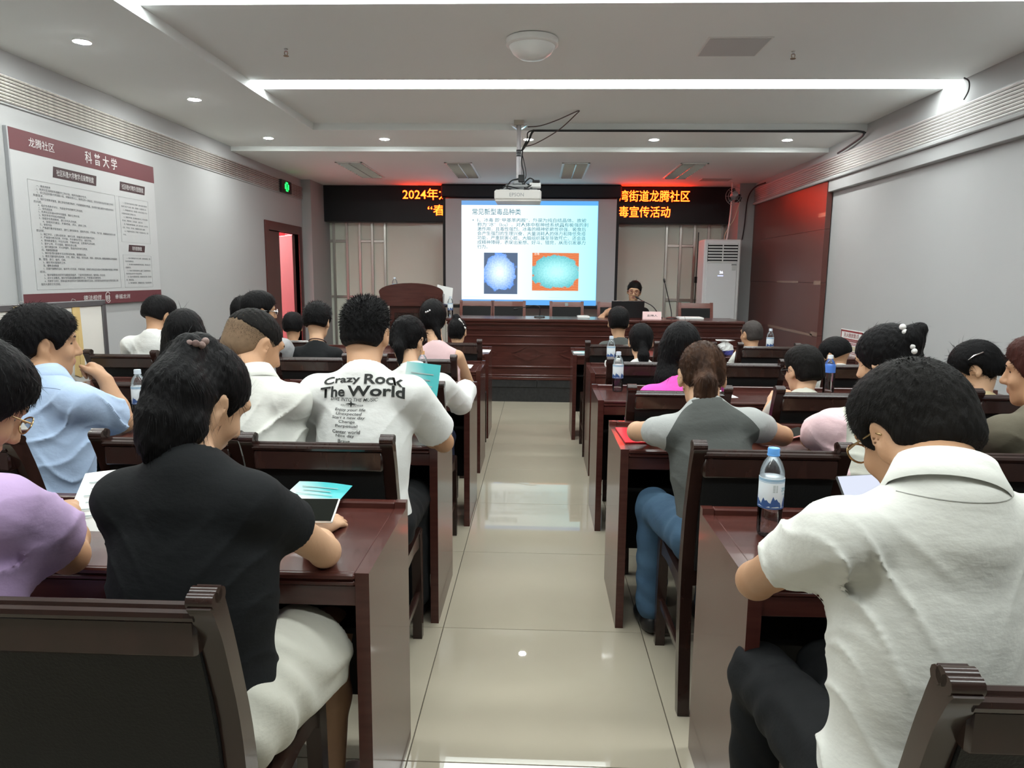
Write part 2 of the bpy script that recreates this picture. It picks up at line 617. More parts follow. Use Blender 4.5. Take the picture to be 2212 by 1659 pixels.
def make_chair():
    """local: rear feet at y=0, front feet at y=.45, facing +y"""
    t = thing('chair', 'x', 'chair')
    post = bez([(0.000, 0, 0), (.028, .20, 0), (.045, .42, 0), (.030, .62, 0), (-.015, .80, 0), (-.045, .885, 0), (-.060, .915, 0)], 4)
    cl = [(p.x, p.y) for p in post]
    n = len(cl)
    w = [.019 + .006 * math.sin(math.pi * min(1, i / (n * .55))) if i < n * .75 else .020 + .004 * (i - n * .75) / (n * .25) for i in range(n)]
    for s in (-1, 1):
        m = MB()
        m.strip(cl, w, s * CW - .019, s * CW + .019, 'yz')
        # rounded scroll at the top with grooves
        for k in range(3):
            m.tube([(s * CW - .021, -.066 + .012 * k, .912 + .005 * (1 - abs(k - 1))), (s * CW + .021, -.066 + .012 * k, .912 + .005 * (1 - abs(k - 1)))], .013, 10)
        m.obj('back_post', M_WOODB, t, smooth=True)
        m = MB()
        m.strip([(.447, 0), (.45, .20), (.44, .40), (.435, .44)], [.017, .02, .024, .026], s * CW - .018, s * CW + .018, 'yz')
        m.obj('front_leg', M_WOODB, t, smooth=True)
        # side rail with a curved underside
        top = [(.03, .445), (.25, .44), (.46, .447)]
        bot = [(.44, .34), (.40, .385), (.30, .40), (.15, .395), (.06, .36), (.035, .33)]
        MB().prism(top + bot, s * CW - .014, s * CW + .014, 'yz').obj('side_rail', M_WOODB, t)
        MB().box(s * CW - .010, .02, .165, s * CW + .010, .445, .195, c=.004).obj('side_stretcher', M_WOODB, t)
    m = MB()
    m.box(-CW + .015, -.062, .812, CW - .015, -.024, .878, c=.006)
    m.tube([(-CW + .015, -.060, .884), (CW - .015, -.060, .884)], .010, 8)
    m.tube([(-CW + .015, -.042, .889), (CW - .015, -.042, .889)], .010, 8)
    m.obj('crest_rail', M_WOODB, t, smooth=True)
    MB().box(-CW + .015, .02, .43, CW - .015, .05, .50, c=.004).obj('lower_rail', M_WOODB, t)
    b = MB()
    cb = [(.030, .49), (.022, .62), (-.004, .74), (-.030, .818)]
    b.strip(cb, [.022, .024, .022, .016], -CW + .02, CW - .02, 'yz')
    b.obj('back_pad', M_LEATHER, t, smooth=True)
    MB().box(-CW + .012, .03, .435, CW - .012, .475, .475, c=.016).obj('seat', M_LEATHER, t, smooth=True)
    return t


chair0 = None
# (x of the chair centre, y of the rear feet, turn, words for the label)
CHAIRS = [
    (-.725, 1.075, 0, 'dark wooden chair with black back under the person in the black T-shirt'),
    (-1.42, 1.02, 0, 'dark wooden chair with black back under the person in the lilac T-shirt'),
    (.75, .90, 0, 'dark wooden chair with black back at lower right, behind the white-shirted person'),
    (-.668, 2.15, 0, 'dark wooden chair with black back behind the slogan T-shirt'),
    (-1.15, 2.17, 0, 'dark wooden chair with black back behind the person with cropped hair'),
    (-1.76, 2.12, -14, 'dark wooden chair with black back under the person in the light blue shirt'),
    (.705, 2.15, 0, 'dark wooden chair with black back behind the grey raglan top'),
    (1.30, 2.16, 0, 'dark wooden chair with black back under the person with pink sleeves'),
    (1.86, 2.16, 0, 'dark wooden chair with black back under the person in the olive T-shirt'),
    (-.66, 3.27, 0, 'dark wooden chair with black back under the white blouse with ponytail'),
    (-1.25, 3.30, 0, 'empty dark wooden chair with black back in the third row, left block'),
    (-1.85, 3.29, 0, 'dark wooden chair with black back under the long-haired person in white, left block'),
    (.648, 3.26, 0, 'dark wooden chair with black back under the long-haired person in pink'),
    (1.315, 3.27, 0, 'dark wooden chair with black back behind the child with glasses, right block'),
    (2.20, 3.28, 0, 'dark wooden chair with black back under the person in the yellow patterned top'),
    (-.73, 4.38, 0, 'dark wooden chair with black back under the person in the pink sleeveless top'),
    (-1.40, 4.38, 0, 'dark wooden chair with black back behind the child with the neck cord'),
    (-1.95, 4.40, 0, 'dark wooden chair with black back under the person with glasses, left block'),
    (-2.63, 4.42, 0, 'dark wooden chair with black back under the person in white by the left wall'),
    (.66, 4.37, 0, 'dark wooden chair with black back under the girl with the low ponytail'),
    (1.27, 4.37, 0, 'empty dark wooden chair with black back in the fourth row, right block'),
    (1.98, 4.37, 0, 'dark wooden chair with black back under the child in front of the fire sign'),
    (-.66, 5.48, 0, 'dark wooden chair with black back under the girl with the flower bun'),
    (-1.95, 5.50, 0, 'dark wooden chair with black back under the child by the open door'),
    (-2.42, 5.50, 0, 'dark wooden chair with black back in the front row nearest the left wall'),
    (.60, 5.48, 0, 'dark wooden chair with black back in the front row at the aisle, right block'),
    (1.13, 5.50, 0, 'empty dark wooden chair with black back in the middle of the front row, right block'),
    (1.755, 5.48, 0, 'dark wooden chair with black back under the child with the shaved head'),
]
for x, y, a, lab in CHAIRS:
    if chair0 is None:
        chair0 = make_chair()
        chair0.location = (x, y, 0)
        chair0['label'] = lab
        chair0['group'] = 'chairs of the audience'
    else:
        dup(chair0, (x, y, 0), R(a), lab, 'chairs of the audience')
# ================================================================ the front of the room
PZ = 0.25
M_STONE = mat('black_stone', (0.016, 0.017, 0.018), 0.35, noise=(30, (0.03, 0.03, 0.032)))
pf = MB().box(-1.95, 7.95, 0, XR, YF, PZ - .015)
pl = struct('floor_platform', pf, M_STONE)
for k in range(5):
    x0 = -1.95 + k * .976
    MB().box(x0 + .002, 7.93, 0, x0 + .974, 7.95, .165).obj('riser_panel', M_STONE, pl)
    MB().box(x0 + .002, 7.915, .168, x0 + .974, YF - .3, PZ, c=.003).obj('tread_slab', M_STONE, pl)

# ---- rostrum table
RX0, RX1, RY0, RY1, RZ = -1.03, 2.28, 7.93, 8.52, 0.94
ro = thing('rostrum_table', 'long dark carved wooden table on the platform in front of the screen', 'table', (0, 0, 0))
m = MB()
m.box(RX0, RY0 - .045, RZ - .035, RX1, RY1, RZ, c=.010)
m.box(RX0 + .01, RY0 - .035, RZ - .072, RX1 - .01, RY0 + .1, RZ - .035, c=.014)
m.obj('table_top', M_WOOD, ro)
MB().box(RX0 + .02, RY0, PZ, RX1 - .02, RY0 + .03, RZ - .07).obj('front_board', M_WOOD, ro)
for x in (RX0 + .02, RX1 - .06):
    MB().box(x, RY0 + .03, PZ, x + .04, RY1 - .02, RZ - .035).obj('end_panel', M_WOOD, ro)
for z0, z1, d in ((.812, .832, .018), (.742, .756, .014), (.640, .662, .016), (.388, .412, .022), (.290, .312, .016), (.252, .288, .026)):
    MB().box(RX0 + .02, RY0 - d, z0, RX1 - .02, RY0, z1, c=.006).obj('moulding', M_WOOD, ro)
for cxx in (-.64, -.107, .436, .98, 1.52, 2.06):
    d = MB()
    for sx in (-1, 1):
        for sz in (1, -1):
            a, b = Vector((cxx, .553 + sz * .083)), Vector((cxx + sx * .18, .553 + sz * .003))
            d.strip([(a.x, a.y), (b.x, b.y)], .009, RY0 - .012, RY0 + .002, 'xz')
    d.obj('diamond_moulding', M_WOOD, ro)

# ---- chairs on the platform
def make_front_chair():
    t = thing('platform_chair', 'x', 'chair')
    for s in (-1, 1):
        MB().strip([(.50, 0), (.47, .45), (.54, .845)], [.02, .022, .018], s * .20 - .018, s * .20 + .018, 'yz').obj('back_post', M_REDWOOD, t)
        MB().box(s * .20 - .018, .02, 0, s * .20 + .018, .056, .44, c=.004).obj('front_leg', M_REDWOOD, t)
        MB().box(s * .20 - .012, .05, .38, s * .20 + .012, .48, .44, c=.004).obj('side_rail', M_REDWOOD, t)
    MB().strip([(.522, .775), (.538, .838)], .014, -.185, .185, 'yz').obj('crest_rail', M_REDWOOD, t)
    MB().strip([(.475, .48), (.50, .63), (.522, .77)], .016, -.178, .178, 'yz').obj('back_pad', M_LEATHER, t)
    MB().box(-.185, .03, .44, .185, .47, .485, c=.014).obj('seat', M_LEATHER, t)
    return t


fc = None
for x, lab in ((-.785, 'red-brown wooden chair behind the table, leftmost on the platform'),
               (-.375, 'red-brown wooden chair behind the table, second from left on the platform'),
               (.365, 'red-brown wooden chair behind the table with a pale sticker on its top rail'),
               (.975, 'red-brown wooden chair behind the speaker with the laptop'),
               (2.00, 'red-brown wooden chair in front of the air conditioner')):
    if fc is None:
        fc = make_front_chair()
        fc.location = (x, 8.60, PZ)
        fc['label'] = lab
        fc['group'] = 'chairs on the platform'
        o = fc
    else:
        o = dup(fc, (x, 8.60, PZ), 0, lab, 'chairs on the platform')
    if x == .365:
        MB().box(-.02, .507, .79, .02, .5085, .83).xf(Matrix.Translation((0, .002, 0))).obj('sticker', mat('sticker', (.45, .5, .5), .4), o)

# ---- lectern
le = thing('lectern', 'dark red wooden lectern with an arched flaring head left of the screen', 'lectern', (-1.49, 8.35, PZ))
m = MB()
arch = [(-.38, .965), (.38, .965)] + [(.38 * math.cos(a) * 1.0, .965 + .105 * math.sin(a)) for a in [math.pi * k / 14 for k in range(1, 14)]]
m.prism([(-.34, .80), (.34, .80)] + arch[1:] + [arch[0]], -.03, .0, 'xz')
m.obj('head_board', M_WOOD, le)
for s in (-1, 1):
    MB().prism([(0, .80), (.42, .80), (.42, .90), (0, .96)], s * .36 - .012, s * .36 + .012, 'yz').obj('side_wing', M_WOOD, le)
MB().box(-.34, 0, .80, .34, .42, .825, c=.004).obj('reading_shelf', M_WOOD, le)
MB().box(-.27, .03, .06, .27, .38, .80, c=.006).obj('column', M_WOOD, le)
MB().box(-.21, .018, .14, .21, .03, .72, c=.004).obj('front_panel', M_WOODB, le)
MB().box(-.33, -.02, 0, .33, .42, .06, c=.006).obj('base', M_WOOD, le)
pp = MB().box(-.10, -.002, -.11, .10, .0, .11).obj('paper_sheet', M_PAPER, None, (-1.12, 8.50, 1.18), (R(-20), R(12), R(25)))
tag(pp, 'white sheets sticking out from the right side of the lectern', 'paper')

# ---- front wall panelling: frosted glass, steel bars
M_GLASSB = mat('frosted_green_glass', (0.86, 0.90, 0.80), 0.12, spec=0.5, noise=(0.9, (0.83, 0.88, 0.78)))
wp = thing('glass_wall_panelling', 'pale green glass wall panelling with steel bars behind the stage', 'wall panel', (0, YF - .015, -.148))
wp.scale = (1.105, 1.0, 1.105)  # panelling, LED sign and screen enlarged about the camera position
Ls = [-2.955, -2.85, -2.667, -2.487, -2.312, -2.135, -1.30]
for a, b in zip(Ls, Ls[1:]):
    MB().box(a + .002, -.03, PZ, b - .002, .0, 2.16, c=.002).obj('glass_panel', M_GLASSB, wp)
MB().box(-1.298, -.03, PZ, 1.06, 0, 2.16, c=.002).obj('glass_panel', M_GLASSB, wp)
Rs = [1.06, 1.745, 1.935, 2.123, 2.312, 2.50, 2.655]
for a, b in zip(Rs, Rs[1:]):
    MB().box(a + .002, -.03, PZ, b - .002, .0, 2.16, c=.002).obj('glass_panel', M_GLASSB, wp)
bar = MB().box(-.017, -.062, PZ, .017, -.03, 2.16, c=.003).mesh('steel_bar', M_STEEL)
for x in (-2.945, -2.85, -2.667, -2.487, -2.312, -2.135, 1.745, 1.935, 2.123, 2.312, 2.50):
    link('steel_bar', bar, wp, (x, 0, 0))
for a, b in ((-2.85, -2.667), (-2.945, -2.85), (-2.487, -2.312), (-2.312, -2.135), (1.745, 1.935), (1.935, 2.123)):
    z = 1.872 if a < 0 else 1.84
    MB().box(a + .017, -.056, z - .018, b - .017, -.03, z + .018, c=.003).obj('cross_bar', M_STEEL, wp)
for a, b in zip([-2.945, -2.85, -2.667, -2.487, -2.312], [-2.85, -2.667, -2.487, -2.312, -2.135]):
    MB().box(a + .017, -.056, 1.09, b - .017, -.03, 1.122, c=.003).obj('cross_bar', M_STEEL, wp)
for a, b in zip([1.745, 1.935, 2.123], [1.935, 2.123, 2.312]):
    MB().box(a + .017, -.056, 1.085, b - .017, -.03, 1.12, c=.003).obj('cross_bar', M_STEEL, wp)

# ---- LED sign across the top
led = thing('led_sign', 'wide black LED sign board with red scrolling Chinese text', 'sign', (0, 10.74, 2.195))
led.scale = (1.105, 1.105, 1.105)
M_LEDB = mat('led_black', (0.012, 0.013, 0.016), 0.4, spec=0.3)
MB().box(-2.93, 0, 0, 2.60, .25, .475, c=.006).obj('board', M_LEDB, led)
MB().box(-2.962, -.006, .0, -2.92, .25, .49, c=.004).obj('frame_edge', M_BLACKP, led)
M_LED = emat('led_glow', (1.0, 0.030, 0.0028), LED_E)
PM = lambda x, z: plane_M((x, -.004, z - 2.12), (1, 0, 0), (0, 0, 1))
letter('led_text', '2024年龙', PM(-1.835, 2.412), M_LED, led, w=.64, h=.148, bold=.005)
letter('led_text', '“春', PM(-1.50, 2.208), M_LED, led, w=.245, h=.140, bold=.005)
letter('led_text', '湾街道龙腾社区', PM(1.052, 2.402), M_LED, led, w=.935, h=.148, bold=.005)
letter('led_text', '毒宣传活动', PM(1.058, 2.198), M_LED, led, w=.68, h=.145, bold=.005)
for x, w in ((-1.63, .40), (1.42, .36)):
    MB().box(x, .01, .475, x + w, .10, .50, c=.003).obj('hanger_bracket', M_BLACKP, led)

# ---- projection screen with the slide
SY = 10.553
ps = thing('projection_screen', 'pull-down projection screen showing a blue and white slide', 'projection screen', (0, SY, -.148))
ps.scale = (1.105, 1.105, 1.105)
M_SCR = mat('screen_cloth', (0.62, 0.62, 0.64), 0.8, spec=0.1)
M_SCRB = mat('screen_border', (0.012, 0.012, 0.014), 0.6)
MB().box(-1.245, .004, 1.035, 1.018, .010, 2.415).obj('screen_cloth', M_SCR, ps)
MB().box(-1.275, .003, 1.0, -1.240, .012, 2.43).obj('black_border', M_SCRB, ps)
MB().box(1.012, .003, 1.0, 1.047, .012, 2.43).obj('black_border', M_SCRB, ps)
MB().box(-1.285, -.004, .985, 1.056, .020, 1.022, c=.004).obj('weight_bar', M_SCRB, ps)
MB().box(-1.30, -.01, 2.425, 1.075, .12, 2.60, c=.02).obj('roller_case', mat('roller_case', (.02, .021, .026), .5), ps)


def slide_mat(name, c0, c1, fac, axis='X', strength=1.0, nz=0.0):
    """emission with a gradient between two colours over the generated box"""
    m = bpy.data.materials.new(name)
    m.use_nodes = True
    nt = m.node_tree
    nt.nodes.remove(nt.nodes['Principled BSDF'])
    e = nt.nodes.new('ShaderNodeEmission')
    tc = nt.nodes.new('ShaderNodeTexCoord')
    sp = nt.nodes.new('ShaderNodeSeparateXYZ')
    nt.links.new(tc.outputs['Generated'], sp.inputs[0])
    rp = nt.nodes.new('ShaderNodeValToRGB')
    rp.color_ramp.elements[0].color = (*c0, 1)
    rp.color_ramp.elements[1].color = (*c1, 1)
    rp.color_ramp.elements[0].position = fac[0]
    rp.color_ramp.elements[1].position = fac[1]
    nt.links.new(sp.outputs[axis], rp.inputs[0])
    nt.links.new(rp.outputs[0], e.inputs[0])
    e.inputs[1].default_value = strength
    nt.links.new(e.outputs[0], nt.nodes['Material Output'].inputs[0])
    return m


# the projected image: light on the cloth, in thin layers
SE = SLIDE_E
sl = MB().box(-1.026, .002, 1.028, .772, .004, 2.388).obj('slide', slide_mat('slide_blue', (.20, .42, .80), (.13, .45, .95), (.0, .7), 'X', .85 * SE), ps)
MB().box(-1.026, .0005, 1.098, .767, .0022, 2.332).obj('slide_page', slide_mat('slide_white', (.86, .97, 1.0), (.42, .93, 1.0), (.35, 1.0), 'X', SE), sl)
M_STXT = emat('slide_text_dark', (.10, .22, .27), .9 * SE)
SM = lambda x, z: plane_M((x, -.001, z), (1, 0, 0), (0, 0, 1))
letter('slide_text', '常见新型毒品种类', SM(-.882, 2.205), M_STXT, sl, w=.64, h=.082, bold=.004)
body = ['1、冰毒 即“甲基苯丙胺”，外观为纯白结晶体、故被', '称为“冰”（Ice）。对人体中枢神经系统具有极强的刺',
        '激作用，且毒性强烈。冰毒的精神依赖性很强，吸食后', '会产生强烈的生理兴奋，大量消耗人的体力和降低免疫',
        '功能，严重损害心脏、大脑组织甚至导致死亡。还会造', '成精神障碍，表现出妄想、好斗、错觉，从而引发暴力', '行为。']
for k, s in enumerate(body):
    w = {0: 1.435, 1: 1.46, 6: .135}.get(k, 1.43)
    letter('slide_text', s, SM(-.815, 2.112 - .0575 * k), M_STXT, sl, w=w, h=.054, bold=.004, res=1)
MB().lathe([(.0001, 0), (.008, 0), (.008, .001), (.0001, .001)], n=10).xf(Matrix.Translation((-.872, 0, 2.138)) @ Matrix.Rotation(R(90), 4, 'X')).obj('slide_bullet', M_STXT, sl)


def crystal_mat(name, cols, bg, ctr, rad, scale, wood=False):
    """photo of a pale crystal heap on a plain or wooden ground, printed flat by procedural noise"""
    m = bpy.data.materials.new(name)
    m.use_nodes = True
    nt = m.node_tree
    nt.nodes.remove(nt.nodes['Principled BSDF'])
    L = nt.links.new
    e = nt.nodes.new('ShaderNodeEmission')
    tc = nt.nodes.new('ShaderNodeTexCoord')
    mp = nt.nodes.new('ShaderNodeMapping')
    mp.inputs['Location'].default_value = (-ctr[0], 0, -ctr[1])
    L(tc.outputs['Generated'], mp.inputs[0])
    sc = nt.nodes.new('ShaderNodeVectorMath')
    sc.operation = 'DIVIDE'
    sc.inputs[1].default_value = (rad[0], 1000, rad[1])
    L(mp.outputs[0], sc.inputs[0])
    ln = nt.nodes.new('ShaderNodeVectorMath')
    ln.operation = 'LENGTH'
    L(sc.outputs[0], ln.inputs[0])
    n = nt.nodes.new('ShaderNodeTexNoise')
    n.inputs['Scale'].default_value = scale
    n.inputs['Detail'].default_value = 5
    L(tc.outputs['Object'], n.inputs['Vector'])
    ad = nt.nodes.new('ShaderNodeMath')
    ad.operation = 'MULTIPLY_ADD'
    ad.inputs[1].default_value = .75
    L(n.outputs['Fac'], ad.inputs[0])
    L(ln.outputs['Value'], ad.inputs[2])
    ed = nt.nodes.new('ShaderNodeValToRGB')
    ed.color_ramp.interpolation = 'LINEAR'
    ed.color_ramp.elements[0].position = 1.30 / 2
    ed.color_ramp.elements[1].position = 1.36 / 2
    hf = nt.nodes.new('ShaderNodeMath')
    hf.operation = 'MULTIPLY'
    hf.inputs[1].default_value = .5
    L(ad.outputs[0], hf.inputs[0])
    L(hf.outputs[0], ed.inputs[0])
    v = nt.nodes.new('ShaderNodeTexNoise')
    v.inputs['Scale'].default_value = scale * 5
    v.inputs['Detail'].default_value = 6
    v.inputs['Roughness'].default_value = .75
    L(tc.outputs['Object'], v.inputs['Vector'])
    m2 = nt.nodes.new('ShaderNodeMath')
    m2.operation = 'MULTIPLY_ADD'
    m2.inputs[1].default_value = .55
    L(v.outputs['Fac'], m2.inputs[0])
    m3 = nt.nodes.new('ShaderNodeMath')
    m3.operation = 'MULTIPLY'
    m3.inputs[1].default_value = .55
    L(ln.outputs['Value'], m3.inputs[0])
    L(m3.outputs[0], m2.inputs[2])
    cr = nt.nodes.new('ShaderNodeValToRGB')
    cr.color_ramp.elements[0].position = .35
    cr.color_ramp.elements[1].position = .85
    cr.color_ramp.elements[0].color = (*cols[0], 1)
    cr.color_ramp.elements[1].color = (*cols[1], 1)
    L(m2.outputs[0], cr.inputs[0])
    mx = nt.nodes.new('ShaderNodeMix')
    mx.data_type = 'RGBA'
    L(ed.outputs[0], mx.inputs[0])
    L(cr.outputs[0], mx.inputs[6])
    if wood:
        wv = nt.nodes.new('ShaderNodeTexWave')
        wv.bands_direction = 'Z'
        wv.inputs['Scale'].default_value = 14
        wv.inputs['Distortion'].default_value = 4
        L(tc.outputs['Object'], wv.inputs['Vector'])
        wr = nt.nodes.new('ShaderNodeValToRGB')
        wr.color_ramp.elements[0].color = (*bg, 1)
        wr.color_ramp.elements[1].color = (bg[0] * .72, bg[1] * .6, bg[2] * .6, 1)
        L(wv.outputs[0], wr.inputs[0])
        L(wr.outputs[0], mx.inputs[7])
    else:
        mx.inputs[7].default_value = (*bg, 1)
    L(mx.outputs[2], e.inputs[0])
    e.inputs[1].default_value = SE
    L(e.outputs[0], nt.nodes['Material Output'].inputs[0])
    return m


MB().box(-.727, -.001, 1.172, -.279, .001, 1.716).obj('slide_picture', crystal_mat('picture_blue_heap', ((.80, .97, 1.0), (.12, .30, .85)), (.10, .14, .22), (.47, .53), (.50, .46), 9), sl)
MB().box(-.084, -.001, 1.222, .533, .001, 1.719).obj('slide_picture', crystal_mat('picture_green_heap', ((.48, .95, .95), (.10, .45, .50)), (.80, .25, .10), (.52, .50), (.55, .46), 9, True), sl)
letter('slide_text', '冰毒', SM(-.060, 1.690).copy() @ Matrix.Translation((0, 0, .0015)), emat('slide_caption', (.95, .9, .8), SE), sl, w=.07, h=.03)
for x0, x1, z in ((-1.0, -.72, 1.125), (.14, .32, 1.13), (.46, .72, 1.14)):
    MB().box(x0, -.0005, z, x1, .001, z + .004).obj('slide_ornament', emat('slide_line', (.5, .75, .8), SE), sl)

# ---- ceiling light troffers over the stage (switched off)
M_LOUV = mat('louvre_grey', (0.60, 0.62, 0.62), 0.25, 0.7)
M_TROF = mat('troffer_inside', (0.42, 0.43, 0.43), 0.4, 0.3)


def troffer(x, y, lab, m):
    t = thing('louvre_light', lab, 'ceiling light', (x, y, ZF), group='louvre lights over the stage')
    t.scale = (1.055, 1.055, 1.055)
    f = MB()
    f.box(-.155, -.60, -.008, -.135, .60, .0)
    f.box(.135, -.60, -.008, .155, .60, .0)
    f.box(-.155, -.60, -.008, .155, -.58, .0)
    f.box(-.155, .58, -.008, .155, .60, .0)
    f.obj('frame', m, t)
    MB().box(-.135, -.58, -.004, .135, .58, -.0005).obj('reflector', M_TROF, t)
    MB().box(-.006, -.58, -.02, .006, .58, -.003).obj('spine', M_LOUV, t)
    bl = MB().prism([(-.010, -.004), (.010, -.004), (0, -.022)], -.128, .128, 'yz').mesh('blade', M_LOUV)
    for k in range(12):
        link('blade', bl, t, (0, -.53 + k * .0965, 0))


for x, lab in ((-2.258, 'unlit louvre ceiling light farthest left over the stage'), (-.96, 'unlit louvre ceiling light left of the projector'),
               (.422, 'unlit louvre ceiling light right of the projector'), (1.794, 'unlit louvre ceiling light farthest right, tinted red by the sign')):
    troffer(x, 9.20, lab, M_WHITE)
for x, y in ((-2.24, 9.94), (2.37, 9.97)):
    t = thing('ceiling_hatch', 'flat round speaker cover in the stage ceiling at left' if x < 0 else 'flat access panel in the stage ceiling above the wall fan', 'hatch', (x, y, ZF))
    if x < 0:
        MB().lathe([(.0001, -.008), (.09, -.008), (.10, 0)], n=24).obj('cover', M_WHITE, t)
    else:
        MB().box(-.20, -.12, -.006, .20, .12, 0, c=.002).obj('cover', mat('hatch_grey', (.45, .44, .43), .5), t)
        MB().box(-.205, -.125, -.003, .205, .125, 0).obj('rim', M_WHITE, t)

# ---- standing air conditioner
ac = thing('air_conditioner', 'tall white floor-standing air conditioner at the right end of the stage', 'air conditioner', (2.517, 9.945, PZ))
ac.scale = (1.036, 1.036, 1.018)
M_ACW = mat('ac_white', (0.87, 0.87, 0.87), 0.3)
MB().box(-.245, .0, 0, .235, .36, 1.65, c=.014).obj('body', M_ACW, ac)
MB().box(-.205, -.012, .10, .192, .002, 1.34, c=.008).obj('front_panel', mat('ac_gloss', (0.88, 0.89, 0.90), 0.12), ac)
MB().box(-.20, -.002, 1.355, .195, .004, 1.60).obj('vent_recess', M_BLACKP, ac)
sl_me = MB().prism([(-.006, 0), (.008, .010), (.008, .022), (-.006, .012)], -.195, .19, 'yz').mesh('vent_slat', M_ACW)
for k in range(7):
    link('vent_slat', sl_me, ac, (0, -.008, 1.345 + k * .039))
MB().box(-.008, -.016, 1.355, .004, .0, 1.60).obj('vent_divider', M_ACW, ac)
letter('display_digits', '26', plane_M((-.035, -.0135, 1.20), (1, 0, 0), (0, 0, 1)), emat('ac_digits', (.75, .8, 1.0), 3.0), ac, w=.045, h=.032)
MB().box(-.055, -.0135, 1.165, .015, -.012, 1.172).obj('display_bar', emat('ac_bar', (.35, .4, 1.0), 3.0), ac)
ls = MB().box(.118, -.0145, 1.235, .182, -.011, 1.325).obj('energy_label', M_PAPER, ac)
MB().box(.118, -.0155, 1.308, .182, -.0140, 1.325).obj('label_heading', mat('label_grey', (.25, .27, .27), .6), ls)
for k in range(4):
    MB().box(.126, -.0155, 1.243 + k * .015, .175, -.0140, 1.247 + k * .015).obj('label_line', mat('label_grey'), ls)

# ---- wall fan and cables in the right front corner
fn = thing('wall_fan', 'grey wall fan and bracket in the right front corner beside the LED sign', 'fan', (2.64, 10.02, 2.507))
MB().lathe([(.0001, 0), (.05, 0), (.055, .03), (.04, .09), (.0001, .10)], n=16).xf(Matrix.Rotation(R(70), 4, 'X')).obj('motor', M_GREYP, fn, smooth=True)
cg = MB()
for rr in (.12, .085, .05):
    cg.tube([(rr * math.cos(2 * math.pi * k / 24), -.05, rr * math.sin(2 * math.pi * k / 24)) for k in range(25)], .003, 5)
for k in range(8):
    a = 2 * math.pi * k / 8
    cg.tube([(.03 * math.cos(a), -.055, .03 * math.sin(a)), (.12 * math.cos(a), -.05, .12 * math.sin(a))], .002, 4)
cg.obj('guard', M_GREYP, fn)
for k in range(3):
    a = R(120 * k + 15)
    MB().prism([(0, -.015), (.04, -.035), (.10, -.03), (.105, .01), (.05, .02), (0, .015)], -.046, -.042, 'xz').xf(Matrix.Rotation(a, 4, 'Y')).obj('blade', M_BLACKP, fn)
MB().tube([(0, .05, 0), (.06, .14, .0), (.12, .26, .0)], .014, 8).obj('arm', M_BLACKP, fn)
MB().box(.09, .24, -.05, .17, .298, .06, c=.006).obj('bracket', M_BLACKP, fn)
pc = MB().tube(bez([(2.669, 10.233, ZF), (2.669, 10.233, 2.349), (2.637, 10.233, 1.980), (2.606, 10.255, 1.906)], 6), .012, 8)
tag(pc.obj('conduit_pipe', M_WHITE, smooth=True), 'thin white conduit pipe hanging beside the wall fan', 'pipe')
pc = MB().tube(bez([(2.764, 10.149, 2.454), (2.722, 10.212, 2.243), (2.637, 10.233, 2.085), (2.606, 10.255, 1.980), (2.637, 10.286, 1.906)], 6), .007, 6)
tag(pc.obj('cable', mat('cream_cable', (.6, .55, .42), .5), smooth=True), 'pale cream cable sagging from the wall fan', 'cable')
pc = MB().tube(bez([(2.991, 9.812, 2.665), (2.954, 10.149, 2.644), (2.912, 10.297, 2.507), (2.891, 10.318, 2.138), (2.870, 10.318, 1.948)], 6), .009, 6)
tag(pc.obj('cable', M_CABLE, smooth=True), 'black cable running down the right front pier', 'cable')
pc = MB().tube(bez([(2.392, 10.940, 2.084), (2.392, 10.940, 1.786), (2.387, 10.940, 1.421), (2.381, 10.940, 0.957)], 6), .007, 6)
pw = thing('power_adapter_cable', 'black cord with a small power box on the steel bars left of the air conditioner', 'cable', (0, 0, 0))
pc.obj('cord', M_CABLE, pw, smooth=True)
MB().box(2.362, 10.912, 1.333, 2.418, 10.956, 1.427, c=.006).obj('adapter', M_BLACKP, pw)

# ---- brown board taped over the right wall beside the stage
M_CARD = mat('brown_board', (0.115, 0.040, 0.034), 0.33, spec=0.5, noise=(3, (0.125, 0.045, 0.038)))
bd = thing('cover_board', 'tall brown board taped over the right wall beside the stage', 'board', (XB, 7.81, 0))
for z0, z1 in ((.02, .798), (.798, 1.368), (1.368, 1.932), (1.932, 2.44)):
    MB().box(-.004 - .003 * (z0 > 1), -.03, z0 + .001, .05, 2.52, z1 - .001, c=.001).obj('sheet', M_CARD, bd)
M_TAPE = mat('brown_tape', (0.26, 0.16, 0.12), 0.25)
for z in (.813, 1.368, 2.085):
    MB().box(-.0085, -.032, z - .022, -.005, .16, z + .022).obj('tape_strip', M_TAPE, bd)
MB().prism([(.10, .782), (.10, .808), (1.63, .818), (1.63, .782)], -.0085, -.0065, 'yz').obj('tape_strip', M_TAPE, bd)
MB().box(-.0085, .63, 1.36, -.0065, 1.37, 1.384).obj('tape_strip', M_TAPE, bd)

# ---- exit sign
ex = thing('exit_sign', 'small black exit sign with a glowing green symbol on the left wall', 'sign', (XL, 9.22, 2.454))
ex.scale = (1.055, 1.055, 1.055)
MB().box(.0, 0, 0, .05, .34, .15, c=.004).obj('case', M_BLACKP, ex)
M_GRN = emat('exit_green', (.02, 1.0, .12), 2.2)
g = MB()
g.box(.05, .10, .045, .053, .24, .105)
g.box(.05, .135, .02, .053, .205, .13)
g.obj('symbol', M_GRN, ex)
g = MB()
g.box(.053, .155, .07, .0545, .185, .11)
g.box(.053, .15, .035, .0545, .165, .07)
g.box(.053, .178, .03, .0545, .19, .07)
g.obj('running_figure', emat('exit_dark', (.0, .25, .03), .6), ex)
